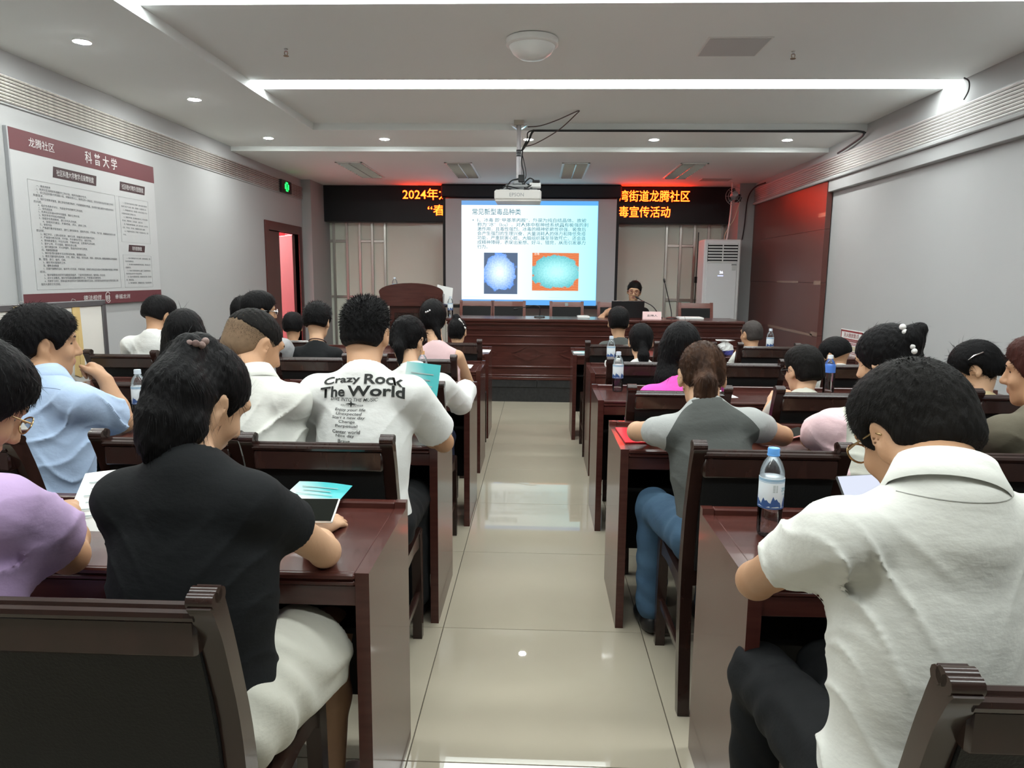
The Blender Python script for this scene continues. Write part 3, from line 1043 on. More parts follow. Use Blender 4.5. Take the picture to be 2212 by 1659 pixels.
# ================================================================ ceiling things
dm = thing('dome_lamp', 'round white dome lamp in the middle of the ceiling, switched off', 'ceiling lamp', (-.058, 4.568, ZT))
dm.scale = (1.055, 1.055, 1.055)
MB().lathe([(.135, 0), (.150, -.004), (.150, -.035), (.138, -.042), (.12, -.042)], n=40).obj('rim', M_WHITE, dm, smooth=True)
MB().lathe([(.0001, -.118), (.03, -.116), (.075, -.103), (.112, -.077), (.134, -.040), (.134, -.01)], n=40).obj('shade', mat('opal_glass', (.74, .74, .72), .3), dm, smooth=True)
ht = thing('ceiling_hatch', 'square white access panel in the ceiling right of the dome lamp', 'hatch', (1.192, 4.721, ZT))
ht.scale = (1.055, 1.055, 1.055)
MB().box(-.185, -.175, -.004, .185, .175, 0, c=.002).obj('frame', M_WHITE, ht)
MB().box(-.172, -.162, -.007, .172, .162, -.003, c=.002).obj('panel', mat('hatch_panel', (.52, .53, .53), .5), ht)
for x, y, lab in ((-1.632, 4.737, 'small sprinkler head on the ceiling at left'), (1.593, 4.811, 'small sprinkler head on the ceiling beside the access panel')):
    t = thing('sprinkler', lab, 'sprinkler', (x, y, ZT), group='ceiling sprinklers')
    MB().lathe([(.012, 0), (.014, -.004), (.009, -.006), (.009, -.018)], n=12).obj('collar', M_CHROME, t)
    f = MB()
    for s in (-1, 1):
        f.tube([(s * .009, 0, -.018), (s * .011, 0, -.03), (s * .004, 0, -.044)], .0025, 6)
    f.obj('frame_arm', mat('brass_dull', (.35, .28, .2), .4, .8), t)
    MB().lathe([(.0001, -.044), (.017, -.044), (.017, -.047), (.0001, -.048)], n=14).obj('deflector', mat('brass_dull'), t)

# ---- projector on its pole
PX, PY = -.20, 6.858
pj = thing('projector', 'white ceiling projector with a tangle of cables on a grey pole', 'projector', (PX, PY, ZT))
pj.scale = (1.055, 1.055, 1.055)
MB().lathe([(.018, -.04), (.06, -.04), (.06, 0)], n=4).xf(Matrix.Rotation(R(45), 4, 'Z')).obj('ceiling_box', mat('beige_box', (.48, .44, .38), .6), pj)
br = MB()
for s in (-1, 1):
    br.prism([(s * .02, -.07), (s * .075, -.04), (s * .075, -.03), (s * .02, -.045)], -.03, .03, 'xz')
br.obj('bracket', M_CHROME, pj)
MB().tube([(0, 0, -.03), (0, 0, -.52)], .020, 14).obj('pole', mat('pole_grey', (.52, .50, .52), .3, .3), pj, smooth=True)
tp = MB()
for z in (-.255, -.275, -.296):
    tp.lathe([(.0205, z - .009), (.0225, z - .009), (.0225, z + .009), (.0205, z + .009)], n=14)
tp.obj('tape_band', M_BLACKP, pj)
hd = MB()
hd.box(-.04, -.05, -.545, .035, .05, -.50, c=.006)
hd.box(-.11, -.09, -.575, .08, .09, -.555, c=.004)
for s in (-1, 1):
    hd.tube([(s * .03, 0, -.53), (s * .10, .05, -.57), (s * .13, .07, -.60)], .009, 6)
    hd.tube([(s * .03, 0, -.53), (s * .10, -.05, -.57), (s * .13, -.07, -.60)], .009, 6)
hd.obj('mount_head', M_GREYP, pj)
PBZ = -.705
b = MB()
b.box(-.205, -.16, PBZ + .012, .205, .16, PBZ + .10, c=.014)
b.box(-.198, -.155, PBZ, .198, .155, PBZ + .014, c=.005)
pb = b.obj('body', mat('projector_white', (.66, .64, .61), .35), pj)
for x0, x1 in ((-.16, -.08), (-.06, .05), (.10, .17)):
    MB().box(x0, -.14, PBZ + .098, x1, -.04, PBZ + .106, c=.003).obj('top_recess', M_GREYP, pb)
letter('brand_lettering', 'EPSON', plane_M((-.072, -.1605, PBZ + .042), (1, 0, 0), (0, 0, 1)), mat('letter_grey', (.22, .24, .25), .5), pb, w=.124, h=.030)
MB().tube([(.05, .16, PBZ + .055), (.05, .185, PBZ + .055)], .035, 18).obj('lens', M_BLACKP, pb)
bx2 = MB().box(.10, -.12, PBZ + .125, .20, -.02, PBZ + .165, c=.006)
bx2.obj('adapter_box', M_WHITE, pj)
MB().box(.125, -.13, PBZ + .166, .19, -.06, PBZ + .186, c=.004).obj('plug', M_BLACKP, pj)
MB().box(.0, -.06, -.53, .055, -.02, -.465, c=.005).obj('cable_clamp', M_BLACKP, pj)
cb = MB()
for pts, r in (([(.035, -.02, -.26), (.028, -.03, -.36), (.045, -.04, -.44), (.05, -.05, -.50), (.06, -.07, -.60), (.05, -.09, -.62)], .006),
               ([(.03, -.02, -.28), (.055, -.03, -.38), (.068, -.04, -.46), (.06, -.045, -.50)], .004),
               ([(0, -.05, -.50), (-.06, -.07, -.52), (-.095, -.09, -.57), (-.09, -.10, -.605)], .006),
               ([(.05, -.05, -.54), (.10, -.08, -.50), (.14, -.10, -.52), (.145, -.10, -.535)], .006),
               ([(.15, -.10, -.55), (.10, -.12, -.57), (.05, -.11, -.60), (-.03, -.12, -.60), (-.12, -.10, -.598)], .006),
               ([(-.10, -.12, -.59), (-.02, -.13, -.60), (.06, -.12, -.598), (.13, -.10, -.595)], .006),
               ([(-.13, -.11, -.585), (-.10, -.12, -.57), (-.02, -.10, -.585), (.04, -.1, -.60)], .005)):
    cb.tube(bez(pts, 6), r, 6)
cb.obj('cable_tangle', M_CABLE, pj, smooth=True)

cc = MB()
cc.tube(bez([(PX + .03, PY - .02, 2.565), (PX + .09, PY + .05, 2.665), (PX + .13, PY + .08, 2.755), (PX + .22, PY + .09, 2.764), (PX + 1.0, PY + .07, 2.760), (PX + 1.8, PY + .09, 2.763),
             (2.690, PY + .08, 2.760), (2.933, PY + .06, 2.758), (2.991, PY + .1, 2.729), (2.986, PY + .4, 2.681), (2.980, PY + .62, 2.657)], 8), .010, 8)
cc.tube(bez([(PX + .03, PY - .02, 2.571), (PX + .075, PY + .05, 2.676), (PX + .11, PY + .08, 2.760), (PX + .4, PY + .095, 2.768), (PX + 1.2, PY + .08, 2.768), (PX + 2.1, PY + .09, 2.768),
             (2.849, PY + .08, 2.768), (2.986, PY + .03, 2.739)], 8), .006, 6)
tag(cc.obj('cable', M_CABLE, smooth=True), 'black cable bundle crossing the ceiling from the projector to the right wall', 'cable')
cw = MB().tube(bez([(PX + .08, PY - .02, 2.776), (PX + .2, PY - .05, 2.781), (PX + .35, PY - .2, 2.800), (PX + .52, PY - .45, 2.822), (PX + .50, PY - .35, 2.808), (PX + .36, PY - .1, 2.729), (PX + .16, PY, 2.634), (PX + .05, PY - .01, 2.602)], 8), .005, 6)
tag(cw.obj('wire', mat('wire_brown', (.09, .06, .055), .5), smooth=True), 'thin loose wire looping from the ceiling to the projector pole', 'wire')
cw = MB().tube(bez([(2.954, 5.328, 2.808), (2.959, 5.275, 2.771), (2.975, 5.296, 2.718), (2.996, 5.380, 2.676)], 6), .005, 6)
tag(cw.obj('wire', M_CABLE, smooth=True), 'short thin black wire hanging at the right end of the light strip', 'wire')

# ================================================================ the notice board on the left wall
NX, NY0, NZ0, NW, NH = XL + .013, 4.484, 1.173, 1.60, 1.075
nb = thing('notice_board', 'large white notice board with maroon bands and columns of Chinese text', 'notice board', (NX, NY0, NZ0))
nb.scale = (1.055, 1.055, 1.055)
M_MAR = mat('maroon_print', (0.115, 0.030, 0.036), 0.55)
M_INK = mat('print_ink', (0.06, 0.065, 0.07), 0.7)
MB().box(-.012, 0, 0, .012, NW, NH, c=.002).obj('board', mat('poster_white', (.455, .465, .465), .5), nb)
MB().box(.012, 0, NH - .128, .0135, NW, NH).obj('top_band', M_MAR, nb)
MB().box(.012, 0, 0, .0135, NW, .088).obj('bottom_band', M_MAR, nb)
MB().box(-.012, -.012, -.004, .014, 0, NH + .004, c=.002).obj('edge_strip', M_GREYP, nb)
NM = lambda y, z, d=.0145: plane_M((d, y, z), (0, 1, 0), (0, 0, 1))
M_WINK = mat('white_print', (.55, .54, .53), .6)
letter('heading', '龙腾社区', NM(.165, NH - .088), M_WINK, nb, w=.235, h=.056, bold=.003)
letter('heading', '科 普 大 学', NM(.715, NH - .100), M_WINK, nb, w=.375, h=.082, bold=.010)
letter('motto', '德法相伴', NM(.575, .030), M_WINK, nb, w=.205, h=.036, bold=.005, shear=.1)
letter('motto', '幸福龙洲', NM(.945, .030), M_WINK, nb, w=.195, h=.034, bold=.005, shear=.1)
em = MB()
for r0, a0, a1 in ((.030, 40, 330), (.019, 150, 420)):
    em.strip([(.858 + r0 * math.cos(R(a)), .046 + r0 * 1.25 * math.sin(R(a))) for a in range(a0, a1, 15)], .0022, .0135, .0150, 'yz')
em.strip([(.850, .035), (.850, .058), (.868, .058), (.868, .035), (.850, .035)], .002, .0135, .0150, 'yz')
em.strip([(.843, .047), (.873, .047)], .002, .0135, .0150, 'yz')
em.obj('emblem', M_WINK, nb)


def tab(y0, z0, w, h, s):
    k = .012
    o = MB().prism([(y0, z0), (y0 + w - k, z0), (y0 + w, z0 + h), (y0 + k, z0 + h)], .012, .0135, 'yz').obj('title_tab', mat('tab_dark', (.045, .022, .024), .6), nb)
    letter('title_text', s, NM(y0 + w * .08 if len(s) > 8 else y0 + w * .22, z0 + h * .2), M_WINK, o, w=w * (.84 if len(s) > 8 else .56), h=h * .6, bold=.004, res=1)


tab(.365, NH - .245, .465, .070, '社区科普大学教学点规章制度')
tab(1.105, NH - .240, .350, .066, '社区科普大学教学点管理制度')
tab(1.165, .385, .235, .052, '财务管理制度')


def frame(y0, z0, y1, z1):
    f = MB()
    t = .0016
    f.box(.0125, y0, z0, .0135, y1, z0 + t).box(.0125, y0, z1 - t, .0135, y1, z1)
    f.box(.0125, y0, z0, .0135, y0 + t, z1).box(.0125, y1 - t, z0, .0135, y1, z1)
    f.obj('text_frame', mat('frame_grey', (.35, .36, .36), .7), nb)


frame(.125, .112, 1.035, NH - .285)
frame(1.085, .455, 1.485, NH - .285)
frame(1.085, .112, 1.480, .360)
colA = [('h', '一、教务员职责'), ('p', '1、制定社区适用的科普教学工作计划，组织完成教学任务。'),
        ('f', '2、成立社区科普大学班委小组，明确职责分工，每季召开一次会议，研究并落实各项科普工作的'), ('c', '科普宣讲。'),
        ('f', '3、做好日常教学管理，建立良好的教学秩序，不断提高教学质量，及时研究解决教学中遇到的有关'), ('c', '的问题。'),
        ('p', '4、组织各类教学评比，完成全学年的教学工作总结。'), ('h', '二、学员班班务'),
        ('p', '1、负责社区科普大学学员管理，做好工作计划。'), ('p', '2、制定学员守则和考勤制度。'), ('p', '3、加强学员思想教育，建立学员人员档案。'),
        ('p', '  4、加强班风建设，开展考核、评比、表彰工作。'), ('h', '三、学员守则'),
        ('f', '1、严格遵守教学管理规定，遵守上课时间安排，做到不迟到、不早退、不旷课，有事及时向班长请'), ('c', '假说明。'),
        ('p', '2、端正学风，上课认真听讲，课时注意，积极参加各项教学活动。'), ('p', '3、严格遵守考试纪律，不代替、不抄袭他人作业，诚实守信。'),
        ('p', '4、保持教室整洁，不乱扔杂物，不随地吐痰，注意爱护公共设施。'), ('p', '5、爱护公物，不污墙面，做到社会公德。'),
        ('p', '6、遵守课堂纪律，不大声喧哗，营造良好的学习环境。'), ('h', '四、档案管理制度'),
        ('p', '1、做好各项科普教学活动资料的收集，整理和归档。'), ('f', '2、教务文案内容包括制度、计划、教材、考核、学员名册、考勤、成绩记录、教案讲稿等文件档案收'),
        ('c', '集、整理、装订、编号、归档。'), ('p', '3、做好资料保管的工作。'), ('h', '五、最新活动制度'),
        ('f', '1、定期开展教研活动，每年不少于四次，不断探索，积极交流社区科普大学教育教学管理工作的新'), ('c', '经验。'),
        ('p', '2、做好每期培训班学员满意度调查表，了解学员思想动态，做到每一年总结。'), ('p', '3、定好主讲教员，做好学员建档和教材教学方法，不断推动创新管理。'),
        ('f', '4、开展学习评比，积极组织参加学员才艺展演等科普文艺活动，对表现突出的学员进行表彰奖励上报，'), ('c', '做好大期的文化总结。')]
zz = NH - .325
pitch_a = (zz - .125) / (len(colA) - .3)
for kind, s in colA:
    y = {'h': .20, 'p': .20, 'f': .20, 'c': .165}[kind]
    w = (1.005 - y) if kind == 'f' else min(len(s) * .0185, 1.0 - y)
    letter('print_line', s.strip(), NM(y + (.03 if s.startswith(' ') else 0), zz, .0140), M_INK, nb, w=w, h=.0155, bold=.004 if kind == 'h' else .0, res=1)
    zz -= pitch_a
for lines, z0, pz in (([('f', '一、社区科普大学坚持开放式办学精神，面向社区居民开展科普'), ('c', '培训学习知识产业讲座（座谈、实践基地、社区服务等一体）。'), ('f', '二、贯彻理论联系实际，学以致用，依托社区各级公共文化'),
                        ('c', '科普基地加强社区教育工作。'), ('f', '三、专兼职讲师备课，教务要做好教学计划，学员人员建档'), ('c', '的注册、考勤制度，公布出勤，认真记录。'),
                        ('f', '四、严格遵守教学管理制度，遵守上课时间安排，按时开班，'), ('c', '迟到、不早退、不旷课，有事及时向班长请假。'), ('f', '五、严格遵守考试纪律，不代替、不抄袭他人作业，诚实'), ('c', '守信。')], NH - .335, .0262),
                      ([('f', '一、科普大学经费来源于专项工作经费，按财务制度管理，专款'), ('c', '专用的核算账目。'), ('f', '二、建立健全科普经费管理和审批制度，财务收支公开、'), ('c', '定期审查。'),
                        ('f', '三、科普大学定期向街道科协上级部门汇报经费使用情况，'), ('c', '并接受群众和学员代表监督审查。'), ('f', '四、科普大学经费使用范围，包括教材资料印刷、培训讲课'), ('c', '费、教室设备。'),
                        ('f', '五、教师课酬发放，按照规定标准，凭证领取发放。')], .328, .0235)):
    for kind, s in lines:
        y = 1.130 if kind == 'f' else 1.108
        w = min(1.462 - y, len(s) * .0148)
        letter('print_line', s, NM(y, z0, .0140), M_INK, nb, w=w, h=.0128, res=1)
        z0 -= pz

# ================================================================ easel board at left
ez = thing('easel_board', 'white board on a grey frame at the left wall with kraft paper hanging bags', 'board', (-3.03, 3.27, -.05), R(-1))
M_FR = mat('frame_dark_grey', (.11, .105, .11), .4, .3)
MB().box(0, 0, .58, .02, 1.50, 1.245, c=.002).obj('panel', mat('board_white', (.72, .70, .65), .5), ez)
f = MB()
f.box(-.006, -.03, 1.235, .03, 1.53, 1.275, c=.004)
f.box(-.006, 1.49, .02, .03, 1.53, 1.26, c=.004)
f.box(-.006, -.03, .02, .03, .01, 1.26, c=.004)
f.box(-.006, -.03, .56, .03, 1.53, .60, c=.004)
f.obj('frame', M_FR, ez)
for y0 in (.0, 1.48):
    MB().box(-.16, y0, 0, .16, y0 + .03, .03, c=.004).obj('foot', M_FR, ez)
M_KRAFT = mat('kraft_paper', (.60, .42, .17), .7, noise=(14, (.66, .48, .21)))
for y0, w in ((.68, .155), (1.185, .072)):
    bag = thing('kraft_bag', 'kraft paper folder hung on the frame of the white board, %s' % ('at the photo edge' if y0 < 1 else 'behind the light blue shirt'), 'folder', (-3.012, 3.27 + y0, -.05), 0, 'folders on the white board')
    MB().prism([(0, 1.262), (w, 1.262), (w * 1.1, 1.02), (w * 1.12, .80), (w * .55, .78), (w * .5, 1.10), (w * .45, .78), (-.02, .80), (0, 1.02)], .024, .030, 'yz').obj('paper', M_KRAFT, bag)
    MB().tube([(.027, w * .5, 1.255), (.030, w * .5, 1.285), (.010, w * .5, 1.29), (.0, w * .5, 1.272)], .002, 5).obj('hook', M_STEEL, bag)

# ================================================================ fire sign on the right wall
fs = thing('fire_sign', 'white and dark red fire extinguisher notice low on the right wall', 'sign', (XR - .006, 6.815, .624))
fs.scale = (1.055, 1.055, 1.055)
M_FRED = mat('sign_red', (.30, .045, .05), .5)
MB().box(-.003, 0, 0, .006, .475, .275).obj('plate', M_PAPER, fs)
f = MB()
f.box(-.0042, 0.006, .006, -.003, .469, .022).box(-.0042, .006, .253, -.003, .469, .269).box(-.0042, .006, .006, -.003, .022, .269).box(-.0042, .453, .006, -.003, .469, .269)
f.obj('border', M_FRED, fs)
FM = lambda y, z: plane_M((-.0046, y, z), (0, -1, 0), (0, 0, 1))
letter('heading', '灭火器放置点', FM(.40, .205), M_FRED, fs, w=.31, h=.040, bold=.005)
MB().box(-.0042, .022, .165, -.003, .453, .193).obj('red_band', M_FRED, fs)
letter('band_text', '发生火灾时请立即取用灭火器', plane_M((-.0048, .43, .171), (0, -1, 0), (0, 0, 1)), M_WINK, fs, w=.385, h=.014, res=1)
for z in (.150, .138, .070, .055):
    MB().box(-.0042, .04, z, -.003, .43, z + .006).obj('red_line', M_FRED, fs)
MB().box(-.0042, .05, .085, -.003, .42, .128).obj('picture_area', mat('sign_tan', (.62, .55, .40), .6), fs)
MB().lathe([(.0001, 0), (.007, 0), (.007, .0012), (.0001, .0012)], n=10).xf(Matrix.Translation((-.0042, .10, .106)) @ Matrix.Rotation(R(-90), 4, 'Y')).obj('pictogram', M_INK, fs)
letter('bottom_text', '消防设施 请勿挪用', FM(.36, .030), M_FRED, fs, w=.26, h=.014, res=1)

# ================================================================ water bottles


def film_mat():
    m = bpy.data.materials.new('bottle_film')
    m.use_nodes = True
    nt = m.node_tree
    nt.nodes.remove(nt.nodes['Principled BSDF'])
    tr = nt.nodes.new('ShaderNodeBsdfTransparent')
    tr.inputs[0].default_value = (.93, .95, .96, 1)
    gl = nt.nodes.new('ShaderNodeBsdfGlossy')
    gl.inputs['Roughness'].default_value = .04
    fr_ = nt.nodes.new('ShaderNodeFresnel')
    fr_.inputs[0].default_value = 1.5
    mx = nt.nodes.new('ShaderNodeMixShader')
    nt.links.new(fr_.outputs[0], mx.inputs[0])
    nt.links.new(tr.outputs[0], mx.inputs[1])
    nt.links.new(gl.outputs[0], mx.inputs[2])
    nt.links.new(mx.outputs[0], nt.nodes['Material Output'].inputs[0])
    return m


M_PET = film_mat()
M_WATER = mat('water', (0.97, 0.985, 1.0), 0.0, trans=1.0, ior=1.30)
M_LABEL = mat('bottle_label', (.74, .80, .84), .4)
M_LBLUE = mat('label_navy', (.045, .10, .27), .4)
M_LLIGHT = mat('label_pale_blue', (.30, .47, .62), .4)


def make_bottle(capmat, label=True, s=1.0, near=False):
    t = thing('water_bottle', 'x', 'bottle')
    n = 32 if near else 16
    prof = [(.0001, .004), (.020, .002), (.028, .004), (.031, .012), (.0312, .075), (.0305, .08), (.031, .085), (.031, .152), (.0305, .158), (.031, .168),
            (.030, .178), (.024, .196), (.0155, .208), (.0135, .212), (.0135, .217)]
    MB().lathe([(r * s, z * s) for r, z in prof], n=n).obj('shell', M_PET, t, smooth=True)
    fill = [(r * .965 * s, z * s) for r, z in prof[:8]] + [(.0299 * s, .150 * s), (.0001, .150 * s)]
    MB().lathe(fill, n=n).obj('water', M_WATER, t, smooth=True)
    MB().lathe([(.0152 * s, .214 * s), (.0162 * s, .216 * s), (.0152 * s, .2185 * s), (.0150 * s, .2195 * s), (.0150 * s, .232 * s), (.0138 * s, .2345 * s), (.0001, .2345 * s)], n=n).obj('cap', capmat, t, smooth=True)
    if label:
        lb = MB().lathe([(.0314 * s, .079 * s), (.0318 * s, .080 * s), (.0318 * s, .158 * s), (.0314 * s, .159 * s)], n=48 if near else 20).obj('label', M_LABEL, t, smooth=True)

        def wrap(u, z, r=.0321):
            a = -math.pi / 2 + u / .0321
            return (math.cos(a) * r * s, math.sin(a) * r * s, z * s)
        mt = MB()
        rnd = random.Random(4)
        for u0 in (-.075, -.047, -.022, .012, .040, .066):
            w, h = .030, .020 + rnd.random() * .010
            ks = [0, .12, .25, .4, .55, .72, .88, 1]
            top = [.1, .55, .95, .62, .72, .45, .35, .05]
            lo = [wrap(u0 + w * k, .083 + .004 * rnd.random()) for k in ks]
            hi = [wrap(u0 + w * k, .087 + h * q) for k, q in zip(ks, top)]
            mt.add(lo + hi, [(i, i + 1, 8 + i + 1, 8 + i) for i in range(7)])
        mt.obj('label_mountains', M_LBLUE, lb)
        band = MB()
        uu = [-.1008 + .2016 * k / 48 for k in range(49)]
        for za, zb, mi in ((.0795, .0835, 0), (.148, .1495, 1), (.151, .158, 1)):
            band.add([wrap(u, za) for u in uu] + [wrap(u, zb) for u in uu], [(i, i + 1, 50 + i, 49 + i) for i in range(48)], mi)
        band.obj('label_band', [M_LBLUE, M_LLIGHT], lb)
        if near:
            me, co = text_mesh('次空', .026, .013, .01)
            out = np.array([wrap(c[0] + .006, c[1] + .125, .0323) for c in co], np.float32)
            me.vertices.foreach_set('co', out.ravel())
            me.materials.append(mat('label_teal', (.16, .36, .46), .5))
            link('label_text', me, lb)
            me, co = text_mesh('饮用天然水', .022, .0045, 0)
            out = np.array([wrap(c[0] + .010, c[1] + .117, .0323) for c in co], np.float32)
            me.vertices.foreach_set('co', out.ravel())
            me.materials.append(mat('label_teal'))
            link('label_text', me, lb)
            bc = MB()
            for k in range(9):
                z = .124 + k * .0022
                bc.add([wrap(-.016, z, .0323), wrap(-.004, z, .0323), wrap(-.004, z + .0012, .0323), wrap(-.016, z + .0012, .0323)], [(0, 1, 2, 3)])
            bc.obj('label_barcode', mat('barcode_grey', (.35, .42, .42), .5), lb)
    return t


M_CAPB = mat('cap_blue', (.12, .36, .80), .35)
M_CAPW = mat('cap_pale', (.55, .62, .70), .35)
M_CAPO = mat('cap_orange', (.60, .33, .14), .4)
bt = make_bottle(M_CAPB, True, 1.0, True)
bt.location = (.612, 1.80, DH)
bt['label'] = 'clear water bottle with blue cap and mountain label beside the white-shirted man'
bt['group'] = 'water bottles'
bt.rotation_euler = (0, 0, R(18))
bp0 = make_bottle(M_CAPW)
bp0.location = (.475, 4.14, DH)
bp0['label'] = 'water bottle with pale cap on the third-row desk at the aisle, right block'
bp0['group'] = 'water bottles'
for x, y, z, lab in ((.545, 5.24, DH, 'water bottle with pale cap on the fourth-row desk, right block, beside the white cup'),
                     (-1.80, 3.10, DH, 'water bottle with pale cap between the light blue shirt and the long ponytail'),
                     (-1.32, 5.30, DH, 'water bottle with pale cap right of the boy with the neck cord'),
                     (-1.70, 8.42, PZ + .90, 'small water bottle standing behind the left end of the lectern head'),
                     (-1.00, 8.10, RZ, 'small water bottle on the left end of the stage table'),
                     (2.02, 6.22, DH, 'water bottle with pale cap on the front-row desk before the brown board')):
    dup(bp0, (x, y, z), R(30 * x), lab, 'water bottles')
bo = make_bottle(M_CAPO)
bo.location = (-.665, 4.05, DH)
bo['label'] = 'water bottle with orange cap in front of the pink sleeveless top'
bo['group'] = 'water bottles'
bb = make_bottle(M_CAPB, False, 1.25)
bb.location = (2.16, 3.02, DH)
bb['label'] = 'clear water bottle with blue cap between the olive T-shirt and the yellow patterned top'
bb['group'] = 'water bottles'
bb = make_bottle(mat('cap_clear', (.7, .75, .8), .3), False, 1.0)
bb.location = (1.68, 4.10, DH)
bb['label'] = 'water bottle with blue band right of the boy with glasses'
bb['group'] = 'water bottles'
MB().lathe([(.0316, .135), (.0316, .175), (.030, .182)], n=20).obj('blue_band', mat('band_blue', (.08, .22, .70), .4), bb)

# ================================================================ papers, phones and small things
M_TEAL = None


def flyer_mat():
    m = bpy.data.materials.new('teal_flyer')
    m.use_nodes = True
    nt = m.node_tree
    b = nt.nodes['Principled BSDF']
    tc = nt.nodes.new('ShaderNodeTexCoord')
    n = nt.nodes.new('ShaderNodeTexGradient')
    mp = nt.nodes.new('ShaderNodeMapping')
    mp.inputs['Rotation'].default_value = (0, 0, R(-40))
    nt.links.new(tc.outputs['Generated'], mp.inputs[0])
    nt.links.new(mp.outputs[0], n.inputs[0])
    rp = nt.nodes.new('ShaderNodeValToRGB')
    rp.color_ramp.elements[0].color = (.78, .86, .82, 1)
    rp.color_ramp.elements[1].color = (.08, .50, .52, 1)
    rp.color_ramp.elements[0].position = .35
    rp.color_ramp.elements[1].position = 1.0
    nt.links.new(n.outputs[1], rp.inputs[0])
    nt.links.new(rp.outputs[0], b.inputs['Base Color'])
    b.inputs['Roughness'].default_value = .4
    return m


M_TEAL = flyer_mat()


def flyer(name, lab, M, w, h, m, lines=4, cat='flyer', group='flyers and papers'):
    """sheet lying in its own xy plane, w by h, placed by a matrix"""
    t = tag(link(name, None), lab, cat, group)
    t.matrix_world = M
    g = MB()
    nx, ny = 6, 6
    vs = [(w * (i / nx - .5), h * (j / ny - .5), .004 * math.sin(i / nx * 3.1) * (j / ny)) for j in range(ny + 1) for i in range(nx + 1)]
    fs = [(j * (nx + 1) + i, j * (nx + 1) + i + 1, (j + 1) * (nx + 1) + i + 1, (j + 1) * (nx + 1) + i) for j in range(ny) for i in range(nx)]
    nb_ = len(vs)
    g.add(vs + [(x, y, z - .0006) for x, y, z in vs], fs + [tuple(nb_ + q for q in reversed(f)) for f in fs])
    g.obj('sheet', m, t)
    for k in range(lines):
        z = .0012 + .004
        y = h * (.30 - .11 * k)
        ww = w * (.66 if k % 2 == 0 else .5)
        MB().box(-ww / 2, y, z, ww / 2, y + h * .018, z + .0004).obj('print_line', mat('print_grey', (.35, .42, .42), .6), t)
    return t


def flat(x, y, z, rz):
    return Matrix.Translation((x, y, z)) @ Matrix.Rotation(rz, 4, 'Z')


flyer('flyer', 'white and teal flyer lying on the third-row desk at the aisle, left block', flat(-.47, 4.08, DH + .002, .05), .15, .21, M_TEAL)
flyer('flyer', 'printed sheet lying on the fourth-row desk behind the pink sleeveless top', flat(-.56, 5.18, DH + .002, .0), .16, .2, M_PAPER)
flyer('flyer', 'sheet with print on the front-row desk at the aisle, left block', flat(-.52, 6.28, DH + .002, .0), .2, .2, M_PAPER)
flyer('flyer', 'teal flyer on the front-row desk at the aisle, right block', flat(.42, 6.26, DH + .002, .0), .2, .16, M_TEAL)
flyer('flyer', 'printed sheet on the third-row desk beside the boy with glasses', flat(1.02, 4.08, DH + .002, .1), .2, .26, M_PAPER)
flyer('flyer', 'teal flyer standing in front of the slogan T-shirt man at right', Matrix.Translation((-.505, 3.02, .915)) @ Matrix.Rotation(R(78), 4, 'X') @ Matrix.Rotation(R(-6), 4, 'Z'), .15, .24, M_TEAL)
flyer('flyer', 'teal flyer held behind the phone of the woman in black', Matrix.Translation((-.645, 1.945, .772)) @ Matrix.Rotation(R(9), 4, 'X') @ Matrix.Rotation(R(-8), 4, 'Z'), .17, .20, M_TEAL, 3)
flyer('flyer', 'white printed sheets in the hand of the person in lilac', Matrix.Translation((-1.17, 1.80, .80)) @ Matrix.Rotation(R(35), 4, 'X') @ Matrix.Rotation(R(8), 4, 'Z'), .15, .21, M_PAPER, 6)
rf = MB().box(-.07, -.14, 0, .07, .14, .006, c=.001).obj('red_folder', mat('folder_red', (.85, .012, .03), .35), None, (.425, 2.95, DH + .001), (0, 0, R(2)))
tag(rf, 'bright red folder on the desk beside the elbow of the grey raglan top', 'folder')


def phone(lab, M, case, screen=None):
    t = tag(link('phone', None), lab, 'phone', 'phones')
    t.matrix_world = M
    MB().box(-.037, -.076, -.004, .037, .076, .004, c=.003).obj('case', case, t)
    MB().box(-.034, -.073, .0035, .034, .073, .0046, c=.0005).obj('screen', screen or mat('screen_black', (.01, .012, .01), .06), t)
    MB().box(.0372, .01, -.0015, .0382, .03, .0015).obj('side_key', M_CHROME, t)
    return t


phone('white phone with a dark screen in the hand of the woman in black', Matrix.Translation((-.585, 1.745, .805)) @ Matrix.Rotation(R(-14), 4, 'Z') @ Matrix.Rotation(R(38), 4, 'X') @ Matrix.Rotation(R(-84), 4, 'Z'), M_WHITE)
phone('phone in a pink case lying between the raglan top and the pink sleeve', Matrix.Translation((1.075, 2.95, DH + .022)) @ Matrix.Rotation(R(10), 4, 'X') @ Matrix.Rotation(R(-60), 4, 'Z'), mat('case_pink', (.75, .36, .33), .4))
phone('phone with a lit white screen in front of the white-shirted man', Matrix.Translation((.775, 1.60, .935)) @ Matrix.Rotation(R(45), 4, 'X') @ Matrix.Rotation(R(-85), 4, 'Z'), M_BLACKP, emat('phone_lit', (.8, .85, 1), .9))
cu = thing('white_cup', 'white round cup on the fourth-row desk behind the water bottles', 'cup', (.56, 5.10, DH))
MB().lathe([(.025, 0), (.034, .004), (.040, .04), (.042, .085), (.039, .085), (.037, .04), (.03, .008), (.0001, .006)], n=24).obj('bowl', M_WHITE, cu, smooth=True)
MB().tube(bez([(-.040, 0, .07), (-.066, 0, .065), (-.066, 0, .03), (-.038, 0, .02)], 6), .005, 8).obj('handle', M_WHITE, cu, smooth=True)
sb = thing('snack_bag', 'crumpled white and blue snack bag on the front-row desk, right block', 'bag', (1.62, 6.16, DH))
rnd = random.Random(3)
g = MB()
prof = [(.004, 0), (.035, .01), (.045, .05), (.04, .09), (.012, .12), (.05, .135)]
g.lathe(prof, n=14, sx=1.7, sy=.7)
